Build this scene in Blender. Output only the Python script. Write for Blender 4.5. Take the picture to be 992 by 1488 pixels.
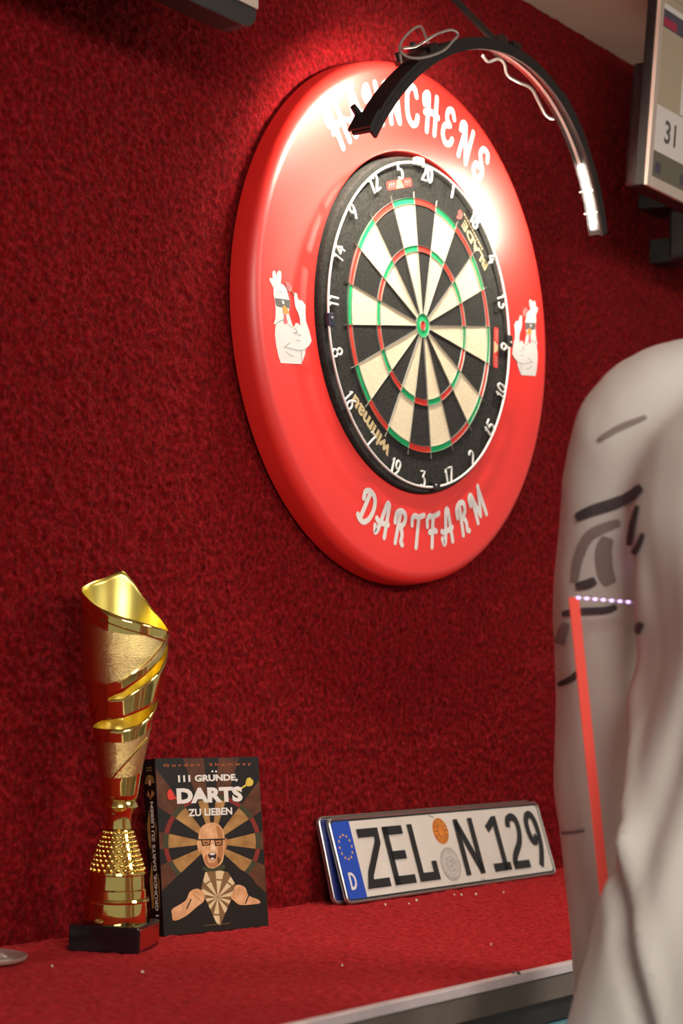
import bpy, bmesh, math, random
import numpy as np
from mathutils import Vector, Matrix, geometry
from mathutils.bvhtree import BVHTree
random.seed(7)
sc = bpy.context.scene
for o in list(bpy.data.objects):
    bpy.data.objects.remove(o)
COL = sc.collection
R = math.radians
Z0 = 1.73            # height of the bull's eye above the floor
SH = Z0 - 0.7538     # top of the shelf
CEIL = Z0 + 0.56

# ------------------------------------------------------------------ camera
F_PX = 2699.7
CAM = Vector((-2.0371, -1.4268, Z0 - 0.4626))
yaw, pitch, roll = 0.9351, 0.08512, 0.02519
fw = Vector((math.sin(yaw) * math.cos(pitch), math.cos(yaw) * math.cos(pitch), math.sin(pitch)))
rt = Vector((math.cos(yaw), -math.sin(yaw), 0))
up = rt.cross(fw)
r2 = math.cos(roll) * rt + math.sin(roll) * up
u2 = -math.sin(roll) * rt + math.cos(roll) * up
cd = bpy.data.cameras.new('camera')
cam = bpy.data.objects.new('camera', cd)
COL.objects.link(cam)
cam.matrix_world = Matrix(((r2.x, u2.x, -fw.x, CAM.x), (r2.y, u2.y, -fw.y, CAM.y), (r2.z, u2.z, -fw.z, CAM.z), (0, 0, 0, 1)))
cd.sensor_fit = 'VERTICAL'
cd.sensor_height = 36.0
cd.lens = F_PX / 1488 * 36.0
cd.clip_start = 0.05
cd.dof.use_dof = True
cd.dof.focus_distance = 2.15
cd.dof.aperture_fstop = 6.3
sc.camera = cam

# ------------------------------------------------------------------ world, lights, exposure
w = bpy.data.worlds.new('room_air')
sc.world = w
w.use_nodes = True
w.node_tree.nodes['Background'].inputs[0].default_value = (0.95, 0.88, 0.80, 1)
w.node_tree.nodes['Background'].inputs[1].default_value = 0.26


def area(name, loc, target, sx, sy, power, col):
    ld = bpy.data.lights.new(name, 'AREA')
    ld.shape = 'RECTANGLE'
    ld.size, ld.size_y, ld.energy, ld.color = sx, sy, power, col
    o = bpy.data.objects.new(name, ld)
    COL.objects.link(o)
    o.location = loc
    o.rotation_euler = (Vector(target) - Vector(loc)).to_track_quat('-Z', 'Y').to_euler()
    return o


area('room_ceiling_light', (0.15, -2.3, CEIL - 0.03), (0.15, -2.3, 0), 1.2, 0.6, 52, (1.0, 0.93, 0.84))
area('unseen_fill_light', (-2.4, -2.5, CEIL - 0.08), (-1.3, -1.6, 0.9), 1.2, 0.6, 62, (1.0, 0.93, 0.84))  # unseen lamp, tilted as fill to brighten the white top

sc.view_settings.view_transform = 'Standard'
sc.view_settings.look = 'None'
sc.view_settings.exposure = 0.35
sc.view_settings.gamma = 1.0
sc.view_settings.use_curve_mapping = False

# ------------------------------------------------------------------ materials
MATS = {}


def mat(name, col=(0.8, 0.8, 0.8), rough=0.5, metal=0.0, emit=0.0, spec=0.5, coat=0.0, trans=0.0):
    if name in MATS:
        return MATS[name]
    m = bpy.data.materials.new(name)
    m.use_nodes = True
    b = m.node_tree.nodes['Principled BSDF']
    b.inputs['Base Color'].default_value = (*col, 1)
    b.inputs['Roughness'].default_value = rough
    b.inputs['Metallic'].default_value = metal
    b.inputs['Specular IOR Level'].default_value = spec
    b.inputs['Coat Weight'].default_value = coat
    b.inputs['Transmission Weight'].default_value = trans
    if emit:
        b.inputs['Emission Color'].default_value = (*col, 1)
        b.inputs['Emission Strength'].default_value = emit
    MATS[name] = m
    return m


def nd(m, t, **kw):
    n = m.node_tree.nodes.new(t)
    for k, v in kw.items():
        if k in n.inputs.keys():
            n.inputs[k].default_value = v
        else:
            setattr(n, k, v)
    return n


def bsdf(m):
    return m.node_tree.nodes['Principled BSDF']


def lk(m, a, b):
    m.node_tree.links.new(a, b)


def noise_col(m, c1, c2, scale, detail=3, lo=0.3, hi=0.7, obj=True):
    tc = nd(m, 'ShaderNodeTexCoord')
    n = nd(m, 'ShaderNodeTexNoise', Scale=scale, Detail=detail)
    lk(m, tc.outputs['Object'], n.inputs['Vector'])
    r = nd(m, 'ShaderNodeValToRGB')
    r.color_ramp.elements[0].position, r.color_ramp.elements[1].position = lo, hi
    r.color_ramp.elements[0].color, r.color_ramp.elements[1].color = (*c1, 1), (*c2, 1)
    lk(m, n.outputs['Fac'], r.inputs['Fac'])
    lk(m, r.outputs['Color'], bsdf(m).inputs['Base Color'])
    return tc, n, r


def bump(m, tc, scale, strength, dist, detail=2, kind='ShaderNodeTexNoise'):
    n = nd(m, kind, Scale=scale)
    if 'Detail' in n.inputs.keys():
        n.inputs['Detail'].default_value = detail
    lk(m, tc.outputs['Object'], n.inputs['Vector'])
    b = nd(m, 'ShaderNodeBump', Strength=strength, Distance=dist)
    lk(m, n.outputs[0], b.inputs['Height'])
    prev = bsdf(m).inputs['Normal'].links
    if prev:
        lk(m, prev[0].from_socket, b.inputs['Normal'])
    lk(m, b.outputs['Normal'], bsdf(m).inputs['Normal'])
    return n


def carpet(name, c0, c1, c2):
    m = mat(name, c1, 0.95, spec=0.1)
    tc, n, r = noise_col(m, c0, c2, 150, 5, 0.30, 0.74)  # sheen highlights and dark gaps of the pile put into the colour
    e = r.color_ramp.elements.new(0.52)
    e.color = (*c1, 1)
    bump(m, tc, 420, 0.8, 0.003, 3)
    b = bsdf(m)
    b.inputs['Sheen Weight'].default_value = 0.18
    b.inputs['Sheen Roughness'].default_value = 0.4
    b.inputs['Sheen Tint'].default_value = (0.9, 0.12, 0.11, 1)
    return m


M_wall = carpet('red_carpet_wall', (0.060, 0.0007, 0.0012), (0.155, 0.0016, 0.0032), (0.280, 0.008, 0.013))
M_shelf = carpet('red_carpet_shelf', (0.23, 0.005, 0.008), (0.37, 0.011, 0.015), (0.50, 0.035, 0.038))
M_cream = mat('cream_paint', (0.62, 0.52, 0.40), 0.8)
tc, _, _ = noise_col(M_cream, (0.56, 0.46, 0.35), (0.66, 0.56, 0.44), 6)
bump(M_cream, tc, 60, 0.2, 0.002)
M_floor = mat('dark_floor', (0.10, 0.09, 0.085), 0.6)
noise_col(M_floor, (0.07, 0.06, 0.055), (0.13, 0.115, 0.105), 14)
M_alu = mat('pale_aluminium', (0.62, 0.55, 0.57), 0.4, 0.4)
noise_col(M_alu, (0.68, 0.60, 0.62), (0.80, 0.71, 0.73), 35)
M_fascia = mat('dark_brown_edge', (0.035, 0.028, 0.024), 0.45)
noise_col(M_fascia, (0.10, 0.080, 0.066), (0.15, 0.122, 0.10), 20)
M_black = mat('black_plastic', (0.012, 0.011, 0.011), 0.38)
noise_col(M_black, (0.009, 0.009, 0.009), (0.017, 0.016, 0.016), 60)
M_blackrub = mat('black_lamp_body', (0.01, 0.009, 0.009), 0.55)
M_teal = mat('teal_laminate', (0.10, 0.24, 0.28), 0.35)
noise_col(M_teal, (0.09, 0.22, 0.26), (0.12, 0.27, 0.31), 10)
M_sur = mat('red_foam_surround', (0.86, 0.030, 0.022), 0.45, spec=0.8, coat=0.3)
bsdf(M_sur).inputs['Coat Roughness'].default_value = 0.38
tc, _, _ = noise_col(M_sur, (0.80, 0.018, 0.014), (0.86, 0.026, 0.018), 4)
bump(M_sur, tc, 900, 0.08, 0.0005)
M_white = mat('white_vinyl', (0.68, 0.65, 0.64), 0.55)
M_wire = mat('white_wire', (0.80, 0.79, 0.77), 0.35)
M_steel = mat('steel_wire', (0.62, 0.60, 0.57), 0.3, 0.85)


def sisal(name, c1, c2):
    m = mat(name, c2, 0.92, spec=0.2)
    tc, _, _ = noise_col(m, c1, c2, 260, 5)
    bump(m, tc, 420, 0.5, 0.0012, 4)
    return m


M_sb = sisal('black_sisal', (0.014, 0.013, 0.012), (0.036, 0.034, 0.031))
M_sc = sisal('cream_sisal', (0.60, 0.50, 0.35), (0.72, 0.62, 0.46))
M_sr = sisal('red_sisal', (0.55, 0.035, 0.025), (0.66, 0.055, 0.035))
M_sg = sisal('green_sisal', (0.012, 0.30, 0.10), (0.02, 0.40, 0.15))
M_gold_print = mat('gold_print', (0.50, 0.38, 0.20), 0.7)
M_red_print = mat('red_print', (0.62, 0.03, 0.02), 0.7)
M_grey_print = mat('grey_print', (0.22, 0.22, 0.23), 0.7)
M_clear = mat('clear_clip', (0.62, 0.58, 0.58), 0.2)
M_navy = mat('navy_clip', (0.02, 0.022, 0.045), 0.3)
M_outline = mat('grey_outline', (0.12, 0.11, 0.11), 0.7)
M_orange = mat('orange_vinyl', (0.75, 0.28, 0.05), 0.6)
M_pink = mat('pink_vinyl', (0.62, 0.12, 0.14), 0.6)
M_greylite = mat('olive_vinyl', (0.30, 0.22, 0.17), 0.6)
M_led = mat('led_light', (1.0, 0.92, 0.74), 0.5, emit=720)
M_ledoff = mat('unlit_led_strip', (0.25, 0.20, 0.19), 0.3)
M_inner = mat('lamp_inner_face', (0.012, 0.01, 0.01), 0.2, spec=0.45)
M_cable = mat('silver_cable', (0.33, 0.30, 0.28), 0.35, 0.3)
M_gold = mat('gold_chrome', (0.87, 0.70, 0.22), 0.07, 1.0)
noise_col(M_gold, (0.85, 0.67, 0.20), (0.89, 0.73, 0.25), 8)
M_goldin = mat('gold_inside', (0.93, 0.78, 0.20), 0.30, 1.0)
M_golddot = mat('gold_dotted', (0.78, 0.58, 0.24), 0.22, 1.0)
tc, _, _ = noise_col(M_golddot, (0.78, 0.61, 0.24), (0.84, 0.67, 0.29), 8)
bump(M_golddot, tc, 900, 0.55, 0.0006, kind='ShaderNodeTexVoronoi')
M_marble = mat('black_marble', (0.010, 0.010, 0.013), 0.13, spec=0.6)
noise_col(M_marble, (0.006, 0.006, 0.009), (0.022, 0.021, 0.026), 25, 5, 0.4, 0.9)
M_brass = mat('copper_plaque', (0.70, 0.32, 0.22), 0.2, 1.0)
M_silver = mat('silver_metal', (0.72, 0.66, 0.58), 0.42, 0.75)
noise_col(M_silver, (0.60, 0.55, 0.48), (0.78, 0.72, 0.64), 90)
M_plate = mat('plate_white', (0.66, 0.62, 0.56), 0.32)
noise_col(M_plate, (0.63, 0.58, 0.52), (0.68, 0.64, 0.58), 18)
M_plback = mat('plate_aluminium', (0.55, 0.53, 0.50), 0.3, 0.9)
M_plblue = mat('plate_blue', (0.012, 0.06, 0.42), 0.35)
M_navyb = mat('plate_shaded_blue', (0.012, 0.02, 0.12), 0.35)  # blue darkened in the colour for the shade behind the front plate
M_plblack = mat('plate_black', (0.012, 0.011, 0.011), 0.4)
M_star = mat('star_yellow', (0.75, 0.42, 0.04), 0.5)
M_seal = mat('seal_orange', (0.70, 0.22, 0.02), 0.4)
noise_col(M_seal, (0.55, 0.14, 0.015), (0.78, 0.28, 0.03), 160)
M_sealg = mat('seal_grey', (0.50, 0.47, 0.43), 0.4)
noise_col(M_sealg, (0.44, 0.41, 0.37), (0.55, 0.52, 0.48), 120)
M_paper = mat('page_paper', (0.72, 0.66, 0.56), 0.8)
M_shirt = mat('white_jersey', (0.80, 0.77, 0.71), 0.8, spec=0.2)
tc, _, _ = noise_col(M_shirt, (0.77, 0.74, 0.68), (0.83, 0.80, 0.74), 9)
bump(M_shirt, tc, 9, 0.35, 0.012, 1)
M_dprint = mat('charcoal_shirt_print', (0.075, 0.065, 0.07), 0.8)
noise_col(M_dprint, (0.06, 0.05, 0.055), (0.12, 0.10, 0.105), 30)
M_gprint = mat('grey_shirt_print', (0.33, 0.27, 0.25), 0.8)
M_skin = mat('skin', (0.55, 0.33, 0.23), 0.5)
M_hair = mat('brown_hair', (0.05, 0.03, 0.018), 0.6)
M_trous = mat('dark_trousers', (0.03, 0.032, 0.04), 0.85)
M_shoe = mat('dark_shoes', (0.02, 0.02, 0.02), 0.5)
M_acr = mat('red_acrylic', (0.80, 0.085, 0.06), 0.3, emit=0.22)
M_purple = mat('violet_led', (0.62, 0.42, 1.0), 0.4, emit=2.6)
M_screen = mat('screen_grey', (0.30, 0.28, 0.25), 0.3, emit=0.12)
M_bezel = mat('silver_bezel', (0.62, 0.52, 0.45), 0.4, 0.1)
M_casing = mat('grey_casing', (0.030, 0.027, 0.026), 0.5)
noise_col(M_casing, (0.026, 0.024, 0.023), (0.034, 0.031, 0.030), 12)
M_bluedot = mat('blue_led', (0.08, 0.12, 1.0), 0.4, emit=3.0)


# ------------------------------------------------------------------ mesh helpers
class MB:
    def __init__(s):
        s.v, s.f, s.m, s.mats = [], [], [], []

    def mi(s, m):
        if m is None:
            return 0
        if m not in s.mats:
            s.mats.append(m)
        return s.mats.index(m)

    def add(s, vs, fs, m=None):
        b = len(s.v)
        s.v += [tuple(v) for v in vs]
        k = s.mi(m)
        for f in fs:
            s.f.append([b + i for i in f])
            s.m.append(k)

    def box(s, a, b, m=None):
        x0, y0, z0 = a
        x1, y1, z1 = b
        s.add([(x0, y0, z0), (x1, y0, z0), (x1, y1, z0), (x0, y1, z0), (x0, y0, z1), (x1, y0, z1), (x1, y1, z1), (x0, y1, z1)],
              [(0, 3, 2, 1), (4, 5, 6, 7), (0, 1, 5, 4), (1, 2, 6, 5), (2, 3, 7, 6), (3, 0, 4, 7)], m)

    def tube(s, pts, r, n=8, m=None, closed=False, sx=1.0):
        pts = [Vector(p) for p in pts]
        N = len(pts)
        rs = r if isinstance(r, (list, tuple)) else [r] * N
        vs, prev = [], None
        for i, p in enumerate(pts):
            if closed:
                t = pts[(i + 1) % N] - pts[i - 1]
            else:
                t = pts[min(i + 1, N - 1)] - pts[max(i - 1, 0)]
            t.normalize()
            if prev is None:
                a = Vector((0, 0, 1)) if abs(t.z) < 0.9 else Vector((1, 0, 0))
                nrm = (a - t * a.dot(t)).normalized()
            else:
                nrm = (prev - t * prev.dot(t)).normalized()
            prev = nrm
            bn = t.cross(nrm)
            for k in range(n):
                a = 2 * math.pi * k / n
                vs.append(p + rs[i] * (math.cos(a) * nrm * sx + math.sin(a) * bn))
        fs = []
        for i in range(N if closed else N - 1):
            j = (i + 1) % N
            for k in range(n):
                l = (k + 1) % n
                fs.append((i * n + k, i * n + l, j * n + l, j * n + k))
        if not closed:
            fs.append(tuple(range(n))[::-1])
            fs.append(tuple((N - 1) * n + k for k in range(n)))
        s.add(vs, fs, m)

    def lathe(s, prof, n=64, m=None, axis='z', closed=False):
        vs, fs = [], []
        for r, h in prof:
            for k in range(n):
                a = 2 * math.pi * k / n
                if axis == 'z':
                    vs.append((r * math.cos(a), r * math.sin(a), h))
                else:
                    vs.append((r * math.sin(a), -h, r * math.cos(a)))
        P = len(prof)
        for i in range(P if closed else P - 1):
            j = (i + 1) % P
            for k in range(n):
                l = (k + 1) % n
                f = (i * n + k, i * n + l, j * n + l, j * n + k)
                fs.append(f)
        if not closed:
            if prof[0][0] > 1e-6:
                fs.append(tuple(range(n))[::-1])
            if prof[-1][0] > 1e-6:
                fs.append(tuple((P - 1) * n + k for k in range(n)))
        s.add(vs, fs, m)

    def slab(s, pts, fr, d0, d1, m=None):
        """flat outline pts (2-D) extruded between heights d0 and d1 along the frame's normal"""
        n = len(pts)
        ar = sum(pts[i][0] * pts[(i + 1) % n][1] - pts[(i + 1) % n][0] * pts[i][1] for i in range(n))
        if ar < 0:
            pts = pts[::-1]
        vs = [fr(x, y, d0) for x, y in pts] + [fr(x, y, d1) for x, y in pts]
        fs = [tuple(range(n))[::-1], tuple(range(n, 2 * n))]
        for i in range(n):
            j = (i + 1) % n
            fs.append((i, j, n + j, n + i))
        s.add(vs, fs, m)

    def ribbon(s, pts, wd, fr, d0, d1, m=None, smooth=0, cap='round', closed=False):
        """a pen stroke of width wd along 2-D pts"""
        P = [Vector((p[0], p[1])) for p in pts]
        if smooth:
            Q = []
            N = len(P)
            rng = range(N if closed else N - 1)
            for i in rng:
                if closed:
                    p0, p1, p2, p3 = P[i - 1], P[i], P[(i + 1) % N], P[(i + 2) % N]
                else:
                    p0, p1, p2, p3 = P[max(i - 1, 0)], P[i], P[i + 1], P[min(i + 2, N - 1)]
                for k in range(smooth):
                    t = k / smooth
                    Q.append(0.5 * ((2 * p1) + (p2 - p0) * t + (2 * p0 - 5 * p1 + 4 * p2 - p3) * t * t + (3 * p1 - p0 - 3 * p2 + p3) * t ** 3))
            if not closed:
                Q.append(P[-1])
            P = Q
        N = len(P)
        ws = wd if isinstance(wd, (list, tuple)) else None
        L, Rr = [], []
        for i in range(N):
            if closed:
                a, b = P[i - 1], P[(i + 1) % N]
            else:
                a, b = P[max(i - 1, 0)], P[min(i + 1, N - 1)]
            t1 = (P[i] - a) if (P[i] - a).length > 1e-9 else (b - P[i])
            t2 = (b - P[i]) if (b - P[i]).length > 1e-9 else (P[i] - a)
            t1, t2 = t1.normalized(), t2.normalized()
            t = (t1 + t2)
            t = t.normalized() if t.length > 1e-6 else t1
            nn = Vector((-t.y, t.x))
            c = max(0.45, abs(nn.dot(Vector((-t1.y, t1.x)))))
            wi = (ws[0] + (ws[1] - ws[0]) * i / (N - 1)) if ws else wd
            L.append(P[i] + nn * wi / 2 / c)
            Rr.append(P[i] - nn * wi / 2 / c)
        if closed:
            vs = [fr(p.x, p.y, d1) for p in L] + [fr(p.x, p.y, d1) for p in Rr]
            s.add(vs, [(i, N + i, N + (i + 1) % N, (i + 1) % N) for i in range(N)], m)
            return
        w0 = ws[0] if ws else wd
        w1 = ws[1] if ws else wd
        out = list(Rr)
        if cap == 'round':
            t = (P[-1] - P[-2]).normalized()
            for k in range(1, 6):
                a = -math.pi / 2 + math.pi * k / 6
                nn = Vector((-t.y, t.x))
                out.append(P[-1] + w1 / 2 * (t * math.cos(a) + nn * math.sin(a)))
        out += L[::-1]
        if cap == 'round':
            t = (P[0] - P[1]).normalized()
            for k in range(1, 6):
                a = -math.pi / 2 + math.pi * k / 6
                nn = Vector((-t.y, t.x))
                out.append(P[0] + w0 / 2 * (t * math.cos(a) + nn * math.sin(a)))
        # quads along the stroke (robust for bends), fan caps
        vs = [fr(p.x, p.y, d1) for p in L] + [fr(p.x, p.y, d1) for p in Rr]
        fs = [(i, N + i, N + i + 1, i + 1) for i in range(N - 1)]
        s.add(vs, fs, m)
        if cap == 'round':
            k = N
            s.add([fr(p.x, p.y, d1) for p in out[N - 1:N + 6]] , [tuple(range(7))], m)
            s.add([fr(p.x, p.y, d1) for p in ([out[-6]] + out[-5:] + [out[0]])], [tuple(range(7))], m)

    def obj(s, name, m=None, parent=None, smooth=False, bevel=0.0, bsegs=2, loc=None):
        me = bpy.data.meshes.new(name)
        me.from_pydata(s.v, [], s.f)
        if s.mats:
            for mm in s.mats:
                me.materials.append(mm)
            me.polygons.foreach_set('material_index', s.m)
        else:
            me.materials.append(m)
        if smooth:
            me.polygons.foreach_set('use_smooth', [True] * len(me.polygons))
        me.update()
        o = bpy.data.objects.new(name, me)
        COL.objects.link(o)
        if parent:
            o.parent = parent
        if loc:
            o.location = loc
        if bevel:
            b = o.modifiers.new('bevel', 'BEVEL')
            b.width, b.segments, b.limit_method, b.angle_limit = bevel, bsegs, 'ANGLE', R(40)
        if smooth:
            e = o.modifiers.new('edges', 'EDGE_SPLIT')
            e.split_angle = R(38)
        return o


def tag(o, label, cat=None, group=None, kind=None):
    if label:
        o['label'] = label
    if cat:
        o['category'] = cat
    if group:
        o['group'] = group
    if kind:
        o['kind'] = kind
    return o


def thing(name, loc, label, cat, group=None, rz=0.0):
    o = bpy.data.objects.new(name, None)
    o.empty_display_size = 0.05
    COL.objects.link(o)
    o.location = loc
    o.rotation_euler = (0, 0, rz)
    return tag(o, label, cat, group)


def wallframe(x, y, d):          # x right, y up, d out of the wall
    return (x, -d, y)


def crom(P, k, closed=False):
    P = [Vector(p) for p in P]
    N = len(P)
    Q = []
    for i in range(N if closed else N - 1):
        if closed:
            p0, p1, p2, p3 = P[i - 1], P[i], P[(i + 1) % N], P[(i + 2) % N]
        else:
            p0, p1, p2, p3 = P[max(i - 1, 0)], P[i], P[i + 1], P[min(i + 2, N - 1)]
        for j in range(k):
            t = j / k
            Q.append(0.5 * ((2 * p1) + (p2 - p0) * t + (2 * p0 - 5 * p1 + 4 * p2 - p3) * t * t + (3 * p1 - p0 - 3 * p2 + p3) * t ** 3))
    if not closed:
        Q.append(P[-1])
    return Q


def text_geo(body, fat=0.0):
    cu = bpy.data.curves.new('t', 'FONT')
    cu.body = body
    cu.size = 1.0
    cu.offset = fat
    cu.resolution_u = 3
    o = bpy.data.objects.new('t', cu)
    COL.objects.link(o)
    dg = bpy.context.evaluated_depsgraph_get()
    dg.update()
    me = o.evaluated_get(dg).to_mesh()
    vs = [(v.co.x, v.co.y) for v in me.vertices]
    fs = [tuple(p.vertices) for p in me.polygons]
    o.evaluated_get(dg).to_mesh_clear()
    bpy.data.objects.remove(o)
    return vs, fs


def text_in(mb, body, box, fr, d, m, fat=0.0, rot=False):
    """lettering fitted to box (x0,y0,x1,y1) on a frame; rot = reads upwards"""
    vs, fs = text_geo(body, fat)
    xs, ys = [v[0] for v in vs], [v[1] for v in vs]
    x0, x1, y0, y1 = min(xs), max(xs), min(ys), max(ys)
    out = []
    for x, y in vs:
        a, b = (x - x0) / (x1 - x0), (y - y0) / (y1 - y0)
        if rot:
            a, b = 1 - b, a
        out.append(fr(box[0] + a * (box[2] - box[0]), box[1] + b * (box[3] - box[1]), d))
    mb.add(out, fs, m)


def clip_poly(poly, conv):
    """clip polygon to a convex counter-clockwise polygon"""
    out = list(poly)
    n = len(conv)
    ar = sum(conv[i][0] * conv[(i + 1) % n][1] - conv[(i + 1) % n][0] * conv[i][1] for i in range(n))
    if ar < 0:
        conv = conv[::-1]
    for i in range(n):
        a, b = conv[i], conv[(i + 1) % n]
        inp, out = out, []
        if not inp:
            return []

        def side(p):
            return (b[0] - a[0]) * (p[1] - a[1]) - (b[1] - a[1]) * (p[0] - a[0])
        for j in range(len(inp)):
            p, q = inp[j - 1], inp[j]
            sp, sq = side(p), side(q)
            if (sp >= 0) != (sq >= 0):
                t = sp / (sp - sq)
                out.append((p[0] + t * (q[0] - p[0]), p[1] + t * (q[1] - p[1])))
            if sq >= 0:
                out.append(q)
    return out


# ------------------------------------------------------------------ the room
RNG = np.random.default_rng(11)


def tufts(ny, nx, s1, s2, flow=1.0):
    """height field of carpet pile, 0..1"""
    fy = np.fft.fftfreq(ny)[:, None]
    fx = np.fft.rfftfreq(nx)[None, :]

    def g(sy, sx):
        w_ = RNG.standard_normal((ny, nx))
        h = np.fft.irfft2(np.fft.rfft2(w_) * np.exp(-2 * np.pi ** 2 * ((fy * sy) ** 2 + (fx * sx) ** 2)), s=(ny, nx))
        return h / h.std()
    h = 0.62 * g(s1, s1 * flow) + 0.38 * g(s2, s2 * flow) + 0.30 * g(s1 * .45, s1 * .45)
    return np.clip(0.5 + 0.27 * h, 0, 1)


def pile(name, nx, ny, fn, m, parent):
    """fn(u, v, h) -> xyz arrays; grid of nx by ny points"""
    n = nx * ny
    idx = np.arange(n, dtype=np.int32).reshape(ny, nx)
    q = np.stack([idx[:-1, :-1], idx[:-1, 1:], idx[1:, 1:], idx[1:, :-1]], -1).reshape(-1)
    me = bpy.data.meshes.new(name)
    me.vertices.add(n)
    me.vertices.foreach_set('co', fn().astype(np.float32).reshape(-1))
    nf = len(q) // 4
    me.loops.add(len(q))
    me.loops.foreach_set('vertex_index', q)
    me.polygons.add(nf)
    me.polygons.foreach_set('loop_start', np.arange(0, len(q), 4, dtype=np.int32))
    me.polygons.foreach_set('loop_total', np.full(nf, 4, dtype=np.int32))
    me.polygons.foreach_set('use_smooth', np.ones(nf, dtype=bool))
    me.update(calc_edges=True)
    me.materials.append(m)
    o = bpy.data.objects.new(name, me)
    COL.objects.link(o)
    o.parent = parent
    o['kind'] = 'stuff'
    return o


mb = MB(); mb.box((-4.5, 0.0, SH - 0.05), (3.2, 0.12, CEIL))
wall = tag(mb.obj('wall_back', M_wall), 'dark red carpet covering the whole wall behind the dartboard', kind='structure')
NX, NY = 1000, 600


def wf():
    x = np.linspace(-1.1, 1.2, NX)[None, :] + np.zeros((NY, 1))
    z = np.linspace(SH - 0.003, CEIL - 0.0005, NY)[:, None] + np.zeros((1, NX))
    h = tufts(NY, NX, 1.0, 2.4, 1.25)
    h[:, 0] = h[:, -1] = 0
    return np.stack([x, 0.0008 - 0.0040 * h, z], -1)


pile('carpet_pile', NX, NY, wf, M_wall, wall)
mb = MB(); mb.box((-4.5, 0.0, 0), (3.2, 0.12, SH - 0.05))
tag(mb.obj('wall_back_lower', M_cream), 'plain wall below the shelf', kind='structure')
mb = MB(); mb.box((-4.5, -4.5, CEIL), (3.2, 0.12, CEIL + 0.1))
tag(mb.obj('ceiling', M_cream), 'cream painted ceiling above the red wall', kind='structure')
mb = MB(); mb.box((-4.5, -4.5, -0.1), (3.2, 0.12, 0))
tag(mb.obj('floor', M_floor), 'dark floor', kind='structure')

sh = thing('carpeted_shelf', (-0.6, -0.24, SH), 'long red carpeted shelf with pale metal edging under the dartboard', 'shelf')
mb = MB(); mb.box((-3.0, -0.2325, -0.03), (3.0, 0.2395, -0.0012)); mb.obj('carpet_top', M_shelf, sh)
mb = MB(); mb.box((-3.0, -0.2425, -0.0085), (3.0, -0.2325, 0.0012)); es = mb.obj('edge_strip', M_alu, sh, bevel=0.0012)
mb = MB(); mb.box((-3.0, -0.2385, -0.0325), (3.0, -0.2325, -0.0085)); mb.obj('fascia', M_fascia, sh)
mb = MB(); mb.box((-3.0, -0.2225, -0.06), (3.0, 0.2395, -0.03)); mb.obj('support_board', M_black, sh)
for x in (0.155, 0.75, -0.9):
    mb = MB(); mb.lathe([(0.0001, 0.0016), (0.0035, 0.0014), (0.005, 0.0002), (0.0048, -0.001)], 12)
    mb.obj('screw', M_black, es, True, loc=(x, -0.2375, 0.0012))
cb = thing('teal_cabinet', (-0.6, -0.23, 0), 'teal cabinet front beneath the carpeted shelf', 'cabinet')
mb = MB(); mb.box((-2.95, -0.215, 0.08), (2.95, 0.229, SH - 0.06)); mb.obj('body', M_teal, cb)
for i in range(8):
    x = -2.9 + i * 0.725
    mb = MB(); mb.box((x, -0.235, 0.1), (x + 0.715, -0.2152, SH - 0.062)); mb.obj('door', M_teal, cb, bevel=0.003)
mb = MB(); mb.box((-2.95, -0.19, 0), (2.95, 0.229, 0.08)); mb.obj('plinth', M_black, cb)

SX, SY = 620, 190


def sf():
    x = np.linspace(-0.75, 0.95, SX)[None, :] + np.zeros((SY, 1))
    y = np.linspace(-0.2326, 0.2385, SY)[:, None] + np.zeros((1, SX))
    h = tufts(SY, SX, 1.2, 3.5)
    h[:, 0] = h[:, -1] = 0
    return np.stack([x, y, -0.0022 + 0.0036 * h], -1)


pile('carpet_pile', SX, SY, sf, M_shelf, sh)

# a little lint on the carpet
mb = MB()
for (x, y) in [(-0.105, -0.085), (-0.075, -0.10), (-0.04, -0.088), (0.05, -0.087), (0.075, -0.105), (0.055, -0.095), (-0.735, -0.135), (-0.70, -0.22), (-0.53, -0.33), (-0.41, -0.05), (0.12, -0.12), (-0.3, -0.36)]:
    r = random.uniform(0.001, 0.0022)
    mb.tube([(x - r, y, SH + 0.001), (x, y + r * .5, SH + 0.0022), (x + r, y, SH + 0.001)], [r * .5, r, r * .4], 5)
tag(mb.obj('lint', M_paper), 'scattered pale crumbs of lint on the red carpeted shelf', 'lint', kind='stuff')

# ------------------------------------------------------------------ dartboard surround
sur = thing('dartboard_surround', (0, 0, Z0 + 0.004), 'large round red foam surround with white lettering around the dartboard', 'surround')
sur.rotation_euler = (0, R(-6.5), 0)
prof = [(0.2285, 0.0062), (0.2285, 0.040)]
for k in range(1, 6):
    a = math.pi / 2 * k / 5
    prof.append((0.2285 + 0.003 * (1 - math.cos(a)), 0.040 + 0.003 * math.sin(a)))
prof += [(0.26, 0.0435), (0.30, 0.044), (0.333, 0.044)]
for k in range(1, 11):
    a = math.pi / 2 * k / 10
    prof.append((0.333 + 0.0165 * math.sin(a), 0.044 - 0.0175 * (1 - math.cos(a))))
prof += [(0.351, 0.018), (0.351, 0.0075), (0.349, 0.0062)]
mb = MB(); mb.lathe(prof, 160, axis='y', closed=True)
mb.obj('foam_ring', M_sur, sur, smooth=True)

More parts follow.
